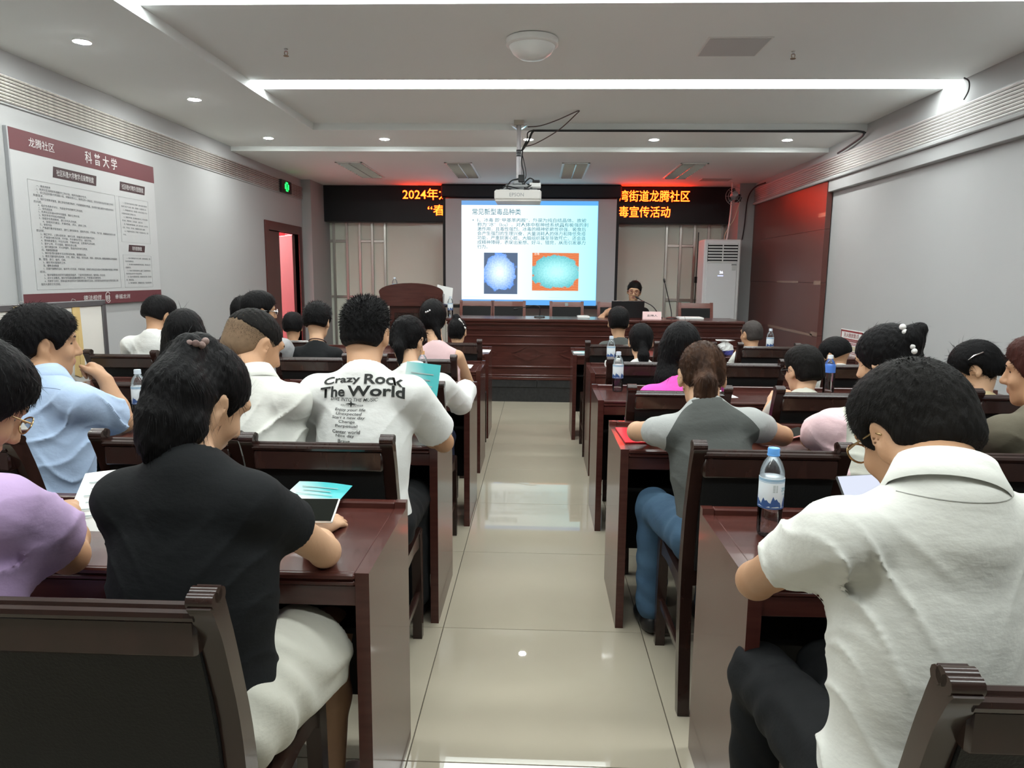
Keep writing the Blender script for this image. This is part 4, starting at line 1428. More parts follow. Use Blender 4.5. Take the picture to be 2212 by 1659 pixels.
for i in range(len(g.v)):
    v = g.v[i]
    g.v[i] = (v[0] + rnd.uniform(-.008, .008), v[1] + rnd.uniform(-.006, .006), v[2] + rnd.uniform(-.004, .004) * (v[2] > .01))
g.m = [1 if sum(g.v[i][2] for i in f) / len(f) < .06 else 0 for f in g.f]
g.obj('pouch', [M_PAPER, mat('bag_blue', (.10, .11, .42), .3)], sb)

# ---- things on the stage table
npz = thing('name_plate', 'pale pink folded name card on the stage table in front of the laptop', 'name plate', (1.298, 8.15, RZ))
MB().prism([(-.03, 0), (.03, 0), (.003, .085), (-.003, .085)], -.105, .105, 'yz').obj('card', mat('card_pink', (.85, .60, .60), .5), npz)
letter('name_text', '主持人', plane_M((-.058, -.0225, .028), (1, 0, 0), (0, .3, .95)), M_INK, npz, w=.118, h=.026, bold=.004)
lp = thing('laptop', 'black laptop open in front of the speaker', 'laptop', (1.045, 8.36, RZ))
MB().box(-.18, .0, 0, .18, .25, .016, c=.004).obj('base', M_BLACKP, lp)
MB().box(-.15, .02, .016, .15, .13, .018).obj('keyboard', M_GREYP, lp)
MB().box(-.19, -.006, 0, .19, .006, .205, c=.004).xf(Matrix.Rotation(R(14), 4, 'X')).obj('lid', M_BLACKP, lp)


def mic(lab, x, y, pts, base=True):
    t = thing('gooseneck_microphone', lab, 'microphone', (x, y, RZ), group='microphones on the stage table')
    MB().lathe([(.0001, .02), (.03, .02), (.06, .012), (.065, 0), (.0001, 0)], n=20).obj('base', M_BLACKP, t, smooth=True)
    P = bez(pts, 8)
    MB().tube(P, .0055, 8).obj('neck', M_BLACKP, t, smooth=True)
    d = (P[-1] - P[-3]).normalized()
    MB().tube([P[-1] - d * .01, P[-1], P[-1] + d * .03, P[-1] + d * .04], [.006, .012, .012, .006], 10).obj('head', M_BLACKP, t, smooth=True)


mic('tall straight gooseneck microphone right of the name card', 1.545, 8.28, [(0, 0, .01), (-.005, 0, .08), (-.04, .0, .22), (-.095, 0, .42)])
mic('bent gooseneck microphone pointing at the mouth of the speaker', 1.40, 8.42, [(0, 0, .01), (-.002, .0, .07), (-.06, .02, .14), (-.16, .04, .19), (-.22, .05, .225)])
mic('low bent gooseneck microphone at the middle of the stage table', .02, 8.25, [(0, 0, .01), (.004, 0, .08), (-.01, 0, .125), (-.08, -.01, .135), (-.18, -.02, .115), (-.26, -.03, .10)])
for x0, x1, y, lab in ((.46, .60, 8.2, 'white paper pad on the stage table left of the speaker'), (1.62, 1.90, 8.2, 'white papers on the stage table before the empty right chair')):
    o = MB().box(x0, y, RZ, x1, y + .2, RZ + .018, c=.002)
    o.box(x0 + .01, y + .02, RZ + .018, x1 - .012, y + .19, RZ + .022)
    tag(o.obj('paper_pad', M_PAPER), lab, 'paper', 'papers on the stage table')
# ================================================================ people: bodies grown from smooth distance fields
F32 = np.float32


def V3(p):
    return np.array(p, F32)


def nrm(v):
    v = np.asarray(v, F32)
    return v / max(1e-9, float(np.linalg.norm(v)))


def cone(a, b, r0, r1):
    a, b = V3(a), V3(b)
    ab = b - a
    L2 = max(1e-9, float(ab @ ab))

    def f(P):
        t = np.clip(((P - a) @ ab) / L2, 0, 1)
        d = P - a - t[:, None] * ab
        return np.sqrt((d * d).sum(1)) - (r0 + (r1 - r0) * t)
    r = max(r0, r1)
    f.lo, f.hi = np.minimum(a, b) - r, np.maximum(a, b) + r
    return f


def ell(c, rad, A=None):
    """ellipsoid; A = 3x3 with rows = local axes"""
    c, rad = V3(c), V3(rad)
    A = np.eye(3, dtype=F32) if A is None else np.asarray(A, F32)

    def f(P):
        q = (P - c) @ A.T
        k0 = np.sqrt(((q / rad) ** 2).sum(1))
        k1 = np.sqrt(((q / (rad * rad)) ** 2).sum(1)) + 1e-9
        return k0 * (k0 - 1) / k1
    r = float(rad.max())
    f.lo, f.hi = c - r, c + r
    return f


def smin(a, b, k):
    h = np.maximum(k - np.abs(a - b), 0) / k
    return np.minimum(a, b) - h * h * k * .25


def smax(a, b, k):
    return -smin(-a, -b, k)


class Field:
    """list of (shape, blend), plus cutters (shape, blend) and a displacement"""

    def __init__(s):
        s.add_, s.cut_, s.disp = [], [], None

    def add(s, f, k=.02):
        s.add_.append((f, k))
        return s

    def cut(s, f, k=.006):
        s.cut_.append((f, k))
        return s

    def __call__(s, P, box=None):
        d = None
        for f, k in s.add_:
            if box is not None and np.any(np.maximum(f.lo - box[1], box[0] - f.hi) > .07):
                continue
            e = f(P, box) if isinstance(f, Field) else f(P)
            d = e if d is None else smin(d, e, max(k, 1e-6))
        if d is None:
            return np.full(len(P), .2, F32)
        if s.disp is not None:
            d = d + s.disp(P)
        for f, k in s.cut_:
            if box is not None and hasattr(f, 'lo') and np.any(np.maximum(f.lo - box[1], box[0] - f.hi) > .05):
                continue
            d = smax(d, -f(P), k)
        return d

    def bounds(s):
        lo = np.min([f.lo for f, k in s.add_], 0) - .03
        hi = np.max([f.hi for f, k in s.add_], 0) + .03
        return lo, hi


def half(p, n):
    """half-space in front of a point along n (negative inside the half-space n side)"""
    p, n = V3(p), nrm(n)

    def f(P):
        return -((P - p) @ n)
    return f


def surface(field, h, lo=None, hi=None):
    """surface nets on a narrow band; returns verts, quads"""
    if lo is None:
        lo, hi = field.bounds()
    B = 8
    nb = np.maximum(1, np.ceil((hi - lo) / (h * B)).astype(int))
    n = nb * B + 1
    ctr = [lo[i] + (np.arange(nb[i]) + .5) * B * h for i in range(3)]
    G = np.stack(np.meshgrid(*ctr, indexing='ij'), -1).reshape(-1, 3).astype(F32)
    d = field(G).reshape(nb)
    act = np.abs(d) < B * h * 1.05 + .010
    V = np.repeat(np.repeat(np.repeat(np.where(d > 0, 1, -1).astype(F32), B, 0), B, 1), B, 2)
    V = np.pad(V, ((0, 1), (0, 1), (0, 1)), mode='edge')
    ai = np.argwhere(act)
    if len(ai) == 0:
        return np.zeros((0, 3), F32), np.zeros((0, 4), int)
    o = np.stack(np.meshgrid(*[np.arange(B + 1)] * 3, indexing='ij'), -1).reshape(-1, 3)
    gk = (ai // 4).astype(np.int64)
    key = (gk[:, 0] * 1000 + gk[:, 1]) * 1000 + gk[:, 2]
    order = np.argsort(key, kind='stable')
    ai, key = ai[order], key[order]
    cutp = np.flatnonzero(np.diff(key)) + 1
    for grp in np.split(ai, cutp):
        idx = (grp[:, None, :] * B + o[None]).reshape(-1, 3)
        P = (lo + idx * h).astype(F32)
        V[idx[:, 0], idx[:, 1], idx[:, 2]] = field(P, (P.min(0), P.max(0)))
    S = V < 0
    c = np.zeros(n - 1, np.uint8)
    for dx in (0, 1):
        for dy in (0, 1):
            for dz in (0, 1):
                c += S[dx:n[0] - 1 + dx, dy:n[1] - 1 + dy, dz:n[2] - 1 + dz]
    cells = np.argwhere((c > 0) & (c < 8))
    if len(cells) == 0:
        return np.zeros((0, 3), F32), np.zeros((0, 4), int)
    cid = np.full(n - 1, -1, np.int32)
    cid[cells[:, 0], cells[:, 1], cells[:, 2]] = np.arange(len(cells))
    acc = np.zeros((len(cells), 3), F32)
    cnt = np.zeros(len(cells), F32)
    cor = [(i, j, k) for i in (0, 1) for j in (0, 1) for k in (0, 1)]
    val = {q: V[cells[:, 0] + q[0], cells[:, 1] + q[1], cells[:, 2] + q[2]] for q in cor}
    for a in cor:
        for ax in range(3):
            if a[ax] == 0:
                b = tuple(1 if i == ax else a[i] for i in range(3))
                va, vb = val[a], val[b]
                m = (va < 0) != (vb < 0)
                t = np.where(m, va / np.where(m, va - vb, 1), 0)
                p = np.array(a, F32) + t[:, None] * np.array([1.0 if i == ax else 0 for i in range(3)], F32)
                acc += np.where(m[:, None], p, 0)
                cnt += m
    verts = (lo + (cells + acc / cnt[:, None]) * h).astype(F32)
    quads = []
    for ax in range(3):
        u, w = (ax + 1) % 3, (ax + 2) % 3
        sl0 = [slice(None)] * 3
        sl1 = [slice(None)] * 3
        sl0[ax] = slice(0, -1)
        sl1[ax] = slice(1, None)
        x = S[tuple(sl0)] != S[tuple(sl1)]
        e = np.argwhere(x)
        e = e[(e[:, u] > 0) & (e[:, w] > 0) & (e[:, u] < n[u] - 1) & (e[:, w] < n[w] - 1)]
        if len(e) == 0:
            continue
        q = []
        for du, dw in ((1, 1), (0, 1), (0, 0), (1, 0)):
            c2 = e.copy()
            c2[:, u] -= du
            c2[:, w] -= dw
            q.append(cid[c2[:, 0], c2[:, 1], c2[:, 2]])
        q = np.stack(q, 1)
        inside = S[e[:, 0], e[:, 1], e[:, 2]]
        q[~inside] = q[~inside][:, ::-1]
        quads.append(q)
    quads = np.concatenate(quads)
    quads = quads[(quads >= 0).all(1)]
    return verts, quads


def np_mesh(name, verts, quads, mats, mi=None, org=(0, 0, 0), tris=None):
    me = bpy.data.meshes.new(name)
    nq = len(quads)
    nt_ = 0 if tris is None else len(tris)
    v = (verts - V3(org)).astype(F32)
    me.vertices.add(len(v))
    me.vertices.foreach_set('co', v.ravel())
    loops = np.asarray(quads, np.int32).ravel()
    if nt_:
        loops = np.concatenate([loops, np.asarray(tris, np.int32).ravel()])
    me.loops.add(len(loops))
    me.loops.foreach_set('vertex_index', loops)
    me.polygons.add(nq + nt_)
    st = np.concatenate([np.arange(nq) * 4, nq * 4 + np.arange(nt_) * 3]).astype(np.int32)
    me.polygons.foreach_set('loop_start', st)
    try:
        me.polygons.foreach_set('loop_total', np.concatenate([np.full(nq, 4), np.full(nt_, 3)]).astype(np.int32))
    except Exception:
        pass
    me.polygons.foreach_set('use_smooth', np.ones(nq + nt_, bool))
    for m in (mats if isinstance(mats, (list, tuple)) else [mats]):
        me.materials.append(m)
    if mi is not None:
        if nt_:
            mi = np.concatenate([mi, np.zeros(nt_, int)])
        me.polygons.foreach_set('material_index', np.asarray(mi, np.int32))
    me.update(calc_edges=True)
    me.validate()
    return me


def smooth_mesh(v, q, it=1, w=.5):
    for _ in range(it):
        acc = np.zeros_like(v)
        cnt = np.zeros(len(v), F32)
        for a, b in ((0, 1), (1, 2), (2, 3), (3, 0)):
            np.add.at(acc, q[:, a], v[q[:, b]])
            np.add.at(cnt, q[:, a], 1)
            np.add.at(acc, q[:, b], v[q[:, a]])
            np.add.at(cnt, q[:, b], 1)
        v = v * (1 - w) + w * acc / np.maximum(cnt, 1)[:, None]
    return v


def rotm(yaw, pitch, roll):
    """columns = right, forward, up of a head turned left by yaw, bowed by pitch, tilted to its right by roll"""
    M = Matrix.Rotation(R(yaw), 3, 'Z') @ Matrix.Rotation(R(-pitch), 3, 'X') @ Matrix.Rotation(R(roll), 3, 'Y')
    return np.array(M, F32)


# ---------------------------------------------------------------- materials for people
def skin_mat(name, c):
    return mat(name, c, 0.5, spec=0.35, noise=(9, tuple(x * .93 for x in c), 3), bump=(220, .04))


SK1 = skin_mat('skin_tan', (0.50, 0.285, 0.165))
SK2 = skin_mat('skin_fair', (0.60, 0.365, 0.225))
SK3 = skin_mat('skin_deep', (0.42, 0.225, 0.125))
M_LIP = mat('lip', (.42, .20, .15), .45)
M_EYE = mat('eye_dark', (.02, .015, .012), .2)


def hair_mat(name, c, rough=.42, c2=None):
    c2 = c2 or tuple(x * 1.5 + .001 for x in c)
    return mat(name, c, rough, spec=0.10, noise=(26, c2, 4), bump=(140, .5), stretch=(1, 1, .12))


H_BLACK = hair_mat('hair_black', (0.0045, 0.0042, 0.0045), .5)
H_SOFT = hair_mat('hair_soft_black', (0.0065, 0.0058, 0.0052), .55)
H_BROWN = hair_mat('hair_brown', (0.022, 0.011, 0.007), .42, (.075, .036, .020))
H_RED = hair_mat('hair_red_brown', (0.035, 0.012, 0.010), .4, (.07, .024, .018))
H_BUZZ = mat('hair_cropped', (0.20, 0.125, 0.070), .7, noise=(40, (.15, .095, .052), 4))


def cloth(name, c, c2=None, rough=.8, scale=26, bstr=.25):
    return mat(name, c, rough, spec=.2, sheen=.12 if max(c) > .15 else 0.0, noise=(5, c2 or tuple(x * .95 for x in c), 3), bump=(scale, bstr), stretch=(1, 1, 1.6))


def zone_mat(name, c0, c1):
    """two cloth colours split along a sewn line stored on the garment"""
    m = cloth(name, c0)
    nt = m.node_tree
    b = nt.nodes['Principled BSDF']
    a = nt.nodes.new('ShaderNodeAttribute')
    a.attribute_name = 'zone'
    g_ = nt.nodes.new('ShaderNodeMath')
    g_.operation = 'GREATER_THAN'
    g_.inputs[1].default_value = 0.0
    nt.links.new(a.outputs['Fac'], g_.inputs[0])
    mx = nt.nodes.new('ShaderNodeMix')
    mx.data_type = 'RGBA'
    nt.links.new(g_.outputs[0], mx.inputs[0])
    mx.inputs[6].default_value = (*c0, 1)
    mx.inputs[7].default_value = (*c1, 1)
    nt.links.new(mx.outputs[2], b.inputs['Base Color'])
    return m


# ---------------------------------------------------------------- the builder
def hand_shapes(Fd, W, d, nb, side, curl=.5, s=1.0, spread=1.0):
    """W wrist, d finger direction, nb back-of-hand normal, side=+1 right hand"""
    W, d = V3(W), nrm(d)
    nb = nrm(V3(nb) - d * float(V3(nb) @ d))
    lat = nrm(np.cross(d, nb)) * side      # towards the thumb side is -lat for a palm-down right hand
    th = -lat
    for k, u in enumerate((-.030, -.011, .009, .027)):
        base = W + d * (.080 - .004 * abs(k - 1)) * s + lat * u * s * spread
        Fd.add(cone(W + lat * u * .5 * s, base, .015 * s, .0115 * s), .018)
        L = (.036, .041, .038, .029)[k] * s
        a1, a2 = curl * .9, curl * 1.9
        p1 = base + (d * math.cos(a1) - nb * math.sin(a1)) * L
        p2 = p1 + (d * math.cos(a2) - nb * math.sin(a2)) * L * .8
        Fd.add(cone(base, p1, .0100 * s, .0090 * s), .005)
        Fd.add(cone(p1, p2, .0090 * s, .0072 * s), .004)
    t0 = W + d * .025 * s + th * .022 * s
    t1 = t0 + nrm(d * .7 + th * .65 - nb * .35) * .045 * s
    t2 = t1 + nrm(d * 1.0 + th * .05 - nb * .35) * .030 * s
    Fd.add(cone(t0, t1, .0150 * s, .0115 * s), .014)
    Fd.add(cone(t1, t2, .0110 * s, .0085 * s), .005)


def strands(verts, quads, n, length, rnd, flow, lift, width=.0011, lfun=None, mask=None, jit=.2):
    """thin tapering hairs rooted on the hair surface; flow(p, n) gives the lying direction"""
    a, b, c2, d = (verts[quads[:, k]] for k in range(4))
    nn = np.cross(c2 - a, d - b)
    ar = np.linalg.norm(nn, axis=1) + 1e-12
    nn = nn / ar[:, None]
    cen = (a + b + c2 + d) / 4
    w = ar.copy()
    if mask is not None:
        w = w * mask(cen)
    if w.sum() <= 0:
        return np.zeros((0, 3), F32), np.zeros((0, 3), int)
    pick = rnd.choice(len(quads), n, p=w / w.sum())
    uv = rnd.random((n, 2)).astype(F32)
    p = (a[pick] * (1 - uv[:, :1]) + b[pick] * uv[:, :1]) * (1 - uv[:, 1:]) + (d[pick] * (1 - uv[:, :1]) + c2[pick] * uv[:, :1]) * uv[:, 1:]
    N = nn[pick]
    D = flow(p, N) + N * lift + rnd.normal(0, jit, (n, 3)).astype(F32)
    D /= np.linalg.norm(D, axis=1, keepdims=True)
    L = length * (.55 + .9 * rnd.random((n, 1)).astype(F32))
    if lfun is not None:
        L = L * lfun(p)[:, None]
    S = np.cross(D, N)
    S /= np.linalg.norm(S, axis=1, keepdims=True) + 1e-9
    root = p - N * .003
    mid = root + D * L * .55
    D2 = D + flow(p, N) * .5
    D2 /= np.linalg.norm(D2, axis=1, keepdims=True)
    tip = mid + D2 * L * .45
    vs = np.stack([root - S * width, root + S * width, mid + S * width * .7, mid - S * width * .7, tip], 1).reshape(-1, 3)
    i = np.arange(n)[:, None] * 5
    return vs.astype(F32), np.concatenate([i + [0, 1, 2], i + [0, 2, 3], i + [3, 2, 4]], 0)


SKULL = ((0, -.014, .028), (.074, .096, .088))


def head_field(Fd, C, A, s, ears=True, face=True):
    """A columns right/forward/up; adds a head with face and ears"""
    def W(p):
        return C + A @ (V3(p) * s)
    At = A.T
    Fd.add(ell(W(SKULL[0]), V3(SKULL[1]) * s, At), .02)
    Fd.add(ell(W((0, .018, -.030)), V3((.060, .076, .088)) * s, At), .03 * s)
    Fd.add(ell(W((0, .030, -.080)), V3((.046, .050, .036)) * s, At), .03 * s)
    if face:
        Fd.add(ell(W((0, .068, -.102)), V3((.022, .018, .016)) * s, At), .022 * s)
        Fd.add(ell(W((0, .078, .030)), V3((.050, .020, .018)) * s, At), .02 * s)
        for sd in (-1, 1):
            Fd.add(ell(W((sd * .036, .066, -.030)), V3((.022, .020, .022)) * s, At), .018 * s)
        Fd.add(cone(W((0, .094, .008)), W((0, .110, -.030)), .007 * s, .0125 * s), .012 * s)
        for sd in (-1, 1):
            Fd.add(ell(W((sd * .011, .099, -.034)), V3((.009, .010, .008)) * s, At), .008 * s)
        Fd.add(ell(W((0, .090, -.058)), V3((.022, .010, .006)) * s, At), .008 * s)
        Fd.add(ell(W((0, .088, -.068)), V3((.019, .010, .007)) * s, At), .008 * s)
        for sd in (-1, 1):
            Fd.cut(ell(W((sd * .031, .098, .008)), V3((.017, .014, .010)) * s, At), .010 * s)
    if ears:
        for sd in (-1, 1):
            E = A @ np.array(Matrix.Rotation(R(sd * -22), 3, 'Z') @ Matrix.Rotation(R(-10), 3, 'X'), F32)
            Fd.add(ell(W((sd * .080, -.012, -.006)), V3((.0085, .021, .033)) * s, E.T), .010 * s)
            Fd.add(ell(W((sd * .078, -.002, -.034)), V3((.007, .011, .012)) * s, E.T), .010 * s)
            Fd.cut(ell(W((sd * .091, -.006, -.002)), V3((.008, .011, .018)) * s, E.T), .006 * s)


def hair_field(C, A, s, style, o):
    def W(p):
        return C + A @ (V3(p) * s)
    At = A.T
    H = Field()
    t = o.get('t', .014)
    H.add(ell(W(SKULL[0]), (V3(SKULL[1]) + t) * s, At), .02)
    if o.get('top'):
        H.add(ell(W((0, .008, .072 + o['top'])), V3((.066 + t * .4, .084, .050)) * s, At), .03)
    nape = o.get('nape', -.060)
    # lower back of the head
    H.add(ell(W((0, -.045, -.030)), V3((.062 + t * .6, .060 + t * .6, .055)) * s, At), .03)
    long_ = style in ('long', 'bob')
    if style == 'long':
        L = o.get('len', .27)
        w = o.get('lw', .085)
        bk = o.get('lb', .055)
        for sd in (-.9, -.45, 0, .45, .9):
            a = W((sd * .080, -.052 + .035 * abs(sd), .0))
            m = a + A @ V3((sd * .01, -.03, -.10)) * s + V3((0, 0, -.05))
            b = V3((a[0] + sd * (w - .07), a[1] - bk, a[2] - L))
            H.add(cone(a, m, .036 * s, .036 * s), .035)
            H.add(cone(m, b, .036 * s, .024 * s), .035)
    for a, b, r0, r1 in o.get('tails', []):
        # tails are given in world offsets from the head centre
        H.add(cone(C + V3(a) * s, C + V3(b) * s, r0 * s, r1 * s), .018)
    tw = o.get('tw', [])
    for (a, r0), (b, r1) in [x for seq in tw for x in zip(seq, seq[1:])]:
        H.add(cone(a, b, r0, r1), .020)
    for c_, r_ in o.get('buns', []):
        H.add(ell(W(c_), V3(r_) * s, At), .012)
    for a, b, r0, r1 in o.get('ltails', []):
        H.add(cone(W(a), W(b), r0 * s, r1 * s), .018)
    # face opening
    fy = o.get('face_y', .0)
    H.cut(ell(W((0, .100 + fy, -.052)), V3((.120, .080, .105)) * s, At), .012 * s)
    if not long_:
        for sd in (-1, 1):
            H.cut(ell(W((sd * .088, .040, -.050)), V3((.036, .034, .042)) * s, At), .010 * s)
    if not long_ and not o.get('cover_ears'):
        for sd in (-1, 1):
            H.cut(ell(W((sd * .092, .002, -.022)), V3((.034, .034, .048)) * s, At), .010 * s)
            H.cut(ell(W((sd * .088, -.026, -.070)), V3((.036, .040, .040)) * s, At), .012 * s)
    if long_:
        H.cut(ell(W((0, .075, -.13)), V3((.062, .085, .16)) * s, At), .012 * s)
    elif not o.get('tails_cut'):
        n = A @ V3((0, -.25, -1))
        keep = [f for f, k in H.add_]
        nb = half(W((0, -.06, nape)), n)
        if tw or o.get('tails') or o.get('ltails') or o.get('buns'):
            # do not cut the tails themselves
            base = Field()
            base.add_ = H.add_[:]
            ntail = len(o.get('tails', [])) + len(o.get('buns', [])) + len(o.get('ltails', [])) + sum(len(q_) - 1 for q_ in tw)
            core = Field()
            core.add_ = H.add_[:len(H.add_) - ntail]
            core.cut_ = H.cut_ + [(nb, .012)]
            tl = Field()
            tl.add_ = H.add_[len(H.add_) - ntail:]
            H2 = Field()
            core.lo, core.hi = core.bounds()
            tl.lo, tl.hi = tl.bounds()
            H2.add(core, .0)
            H2.add(tl, .022)
            return H2
        H.cut(nb, .012)
    return H


def face_index(v, q, C, A, s, two=False):
    """material index for skin faces: 1 lips, 2 eyes"""
    c = v[q].mean(1)
    L = ((c - C) @ A) / s
    mi = np.zeros(len(q), int)
    lips = (np.abs(L[:, 0]) < .021) & (np.abs(L[:, 2] + .063) < .011) & (L[:, 1] > .082)
    mi[lips] = 1
    for sd in (-1, 1):
        e = (((L[:, 0] - sd * .031) / .0115) ** 2 + ((L[:, 2] - .006) / .0045) ** 2 < 1) & (L[:, 1] > .05)
        mi[e] = 2
        bq = (((L[:, 0] - sd * .032) / .017) ** 2 + ((L[:, 2] - .030) / .0036) ** 2 < 1) & (L[:, 1] > .05)
        mi[bq] = 2
    return mi


def build_person(p):
    rnd = np.random.RandomState(p.get('seed', 1))
    C = V3(p['head'])
    S = V3(p['sh'])                       # middle of the shoulder line, at the base of the neck
    Hp = V3(p['hip'])
    hs = p.get('hs', 1.0)
    k = p.get('k', 1.0)                   # body scale
    A = rotm(p.get('hy', 0), p.get('hp', 0), p.get('hr', 0))
    ty = R(p.get('ty', 0))
    up = nrm(S - Hp)
    rt = V3((math.cos(ty), math.sin(ty), p.get('st', 0.0)))
    rt = nrm(rt - up * float(rt @ up))
    fw = np.cross(up, rt)
    TL = float(np.linalg.norm(S - Hp))
    T = np.stack([rt, fw, up])            # rows
    sw = p.get('sw', .185)
    fat = p.get('fat', 1.0)
    h = p.get('res', .008)
    org = (float(Hp[0]), float(Hp[1]), 0.0)

    def TP(x, y, z):
        return S + rt * x + fw * y + up * z
    # ---------------- joints
    SH = {sd: TP(sd * (sw - .034), -.005, -.085 * k) for sd in (-1, 1)}
    EL, WR = {}, {}
    for sd, nm in ((-1, 'L'), (1, 'R')):
        EL[sd] = V3(p['el' + nm]) if ('el' + nm) in p else SH[sd] + rt * sd * .07 * k + V3((0, .14 * k, -.22 * k))
        if ('wr' + nm) in p:
            WR[sd] = V3(p['wr' + nm])
        else:
            WR[sd] = EL[sd] + nrm(V3((-sd * .55, .8, .02))) * .235 * k
            WR[sd][2] = max(WR[sd][2], .775)
    ar = p.get('ar', 1.0) * k
    KN, AN = {}, {}
    kf = p.get('kn', .42) * k
    lt = R(p.get('lt', 0))
    lfw = V3((-math.sin(ty + lt), math.cos(ty + lt), 0))
    lrt = V3((math.cos(ty + lt), math.sin(ty + lt), 0))
    for sd in (-1, 1):
        KN[sd] = Hp + lfw * kf + lrt * sd * p.get('ks', .11) * k + V3((0, 0, .52 - Hp[2]))
        AN[sd] = V3((KN[sd][0], KN[sd][1], .085)) + lfw * p.get('an', -.02)
    # ---------------- skin
    B = Field()
    head_field(B, C, A, hs, face=p.get('face', True))
    nb = C + A @ (V3((0, -.022, -.055)) * hs)
    nr = p.get('nr', .050) * (k if k < 1 else 1)
    B.add(cone(TP(0, .0, -.03), nb, nr * 1.08, nr), .03)
    B.add(ell(TP(0, .01, -.20 * k), (.13 * fat * k, .085 * k, .19 * k), T), .05)
    for sd in (-1, 1):
        B.add(cone(TP(0, 0, -.045 * k), TP(sd * (sw - .060), 0, -.078 * k), .040 * k, .036 * k), .04)
    B.add(ell(Hp + up * TL * .36, (.125 * fat * k, .085 * k, .18 * k), T), .05)
    B.add(ell(Hp + V3((0, 0, .0)), (.145 * fat * k, .10 * k, .10 * k), T), .05)
    for sd in (-1, 1):
        B.add(cone(SH[sd], EL[sd], .046 * ar, .036 * ar), .03)
        B.add(cone(EL[sd], EL[sd] * .65 + WR[sd] * .35, .037 * ar, .038 * ar), .015)
        B.add(cone(EL[sd] * .65 + WR[sd] * .35, WR[sd], .038 * ar, .024 * ar), .02)
        nm = 'L' if sd < 0 else 'R'
        dirn = p.get('hd' + nm, tuple(nrm(WR[sd] - EL[sd]) + V3((-sd * .25, .1, -.02))))
        hand_shapes(B, WR[sd], dirn, p.get('hn' + nm, (0, 0, 1)), sd, p.get('curl' + nm, .35), .95 * (k if k < 1 else 1))
        B.add(cone(Hp + lrt * sd * .085 * k, KN[sd], .078 * k, .052 * k), .04)
        B.add(cone(KN[sd], KN[sd] * .6 + AN[sd] * .4, .050 * k, .048 * k), .03)
        B.add(cone(KN[sd] * .6 + AN[sd] * .4, AN[sd], .048 * k, .032 * k), .03)
        B.add(cone(AN[sd] + V3((0, 0, -.035)), AN[sd] + lfw * .13 * k + V3((0, 0, -.05)), .032 * k, .024 * k), .03)
    v, q = surface(B, h)
    mi = face_index(v, q, C, A, hs) if p.get('face', True) else None
    body = link('person', np_mesh('person', v, q, [p['skin'], M_LIP, M_EYE], mi, org), None, org)
    tag(body, p['label'], 'person', p.get('group'))

    def child(name, v, q, m, tris=None, par=None, mi=None, label=None):
        o = link(name, np_mesh(name, v, q, m, mi, org, tris), par or body)
        if label:
            o['label'] = label
        return o
    # ---------------- top
    g = p.get('g', .014)
    ph = rnd.uniform(0, 6, 8)
    amp = p.get('fold', .0035)

    def folds(P):
        q_ = (P - S) @ T.T
        x, y, z = q_[:, 0], q_[:, 1], q_[:, 2]
        ax_ = np.abs(x)
        wob = 1.6 * np.sin(x * 17 + ph[0]) + 1.1 * np.sin(y * 23 + z * 8 + ph[2])
        r1 = 1 - np.abs(np.sin(z * 27 + ax_ * 14 + wob + ph[1]))            # lying creases
        r2 = 1 - np.abs(np.sin((z * 30 - ax_ * 34) + .8 * wob + ph[3]))     # fanning from the armpits
        r3 = np.sin(x * 24 + 2 * np.sin(z * 11 + ph[4]) + ph[5])
        m1 = np.clip((ax_ - .04) / .12, .12, 1.0)
        pit = np.exp(-(((ax_ - sw * .8) / .09) ** 2 + ((z + .17) / .13) ** 2))
        low = np.clip((-z - .22) / .2, 0, 1)
        v_ = -amp * (1.3 * r1 ** 3 * m1 * (.35 + low) + 2.2 * r2 ** 3 * pit + .25 * r3)
        return v_ * np.clip((.0 - z) / .09, 0, 1)
    if p.get('top') is not None:
        Tf = Field()
        Tf.add(ell(TP(0, .012, -.20 * k), ((.142 * fat + g) * k, .10 * k * (.5 + fat * .5) + g, .20 * k), T), .05)
        for sd in (-1, 1):
            Tf.add(cone(TP(0, -.004, -.046 * k), TP(sd * (sw - .056), -.004, -.082 * k), .040 * k + g, .036 * k + g), .05)
        Tf.add(ell(Hp + up * TL * .36, ((.138 * fat + g) * k, .10 * k * (.4 + fat * .6) + g, .20 * k), T), .06)
        Tf.add(ell(Hp + up * .03, ((.150 * fat + g) * k, .108 * k * (.4 + fat * .6) + g, .12 * k), T), .06)
        Tf.add(cone(TP(0, -.014, -.075), TP(0, -.012, -.028), nr + .026, nr + .014), .03)
        sl = p.get('sleeve', .5)
        Tf.disp = folds if amp else None
        for sd in (-1, 1):
            if sl <= 0:
                continue
            lo_ = p.get('loose', .012)
            if sl <= 1:
                Tf.add(cone(SH[sd], EL[sd], .046 * ar + g, .036 * ar + g + lo_), .03)
            else:
                Tf.add(cone(SH[sd], EL[sd], .046 * ar + g, .040 * ar + g), .03)
                Tf.add(cone(EL[sd], WR[sd], .040 * ar + g, .030 * ar + g + lo_ * .6), .02)
        for sd in (-1, 1):
            if sl <= 0:
                # arm hole of a sleeveless top
                Tf.cut(cone(SH[sd] + rt * sd * .028, SH[sd] + rt * sd * .12 + V3((0, 0, -.10)), .060 * k, .075 * k), .006)
                continue
            ax = nrm(EL[sd] - SH[sd]) if sl <= 1 else nrm(WR[sd] - EL[sd])
            hem = SH[sd] + (EL[sd] - SH[sd]) * sl if sl <= 1 else EL[sd] + (WR[sd] - EL[sd]) * (sl - 1)
            rr = .12 if sl <= 1 else .09

            def cutter(P, hem=hem, ax=ax, rr=rr):
                d = P - hem
                t = d @ ax
                r_ = np.sqrt(np.maximum(0, (d * d).sum(1) - t * t))
                return np.maximum(-t, r_ - rr - .5 * np.maximum(t, 0))
            Tf.cut(cutter, .004)
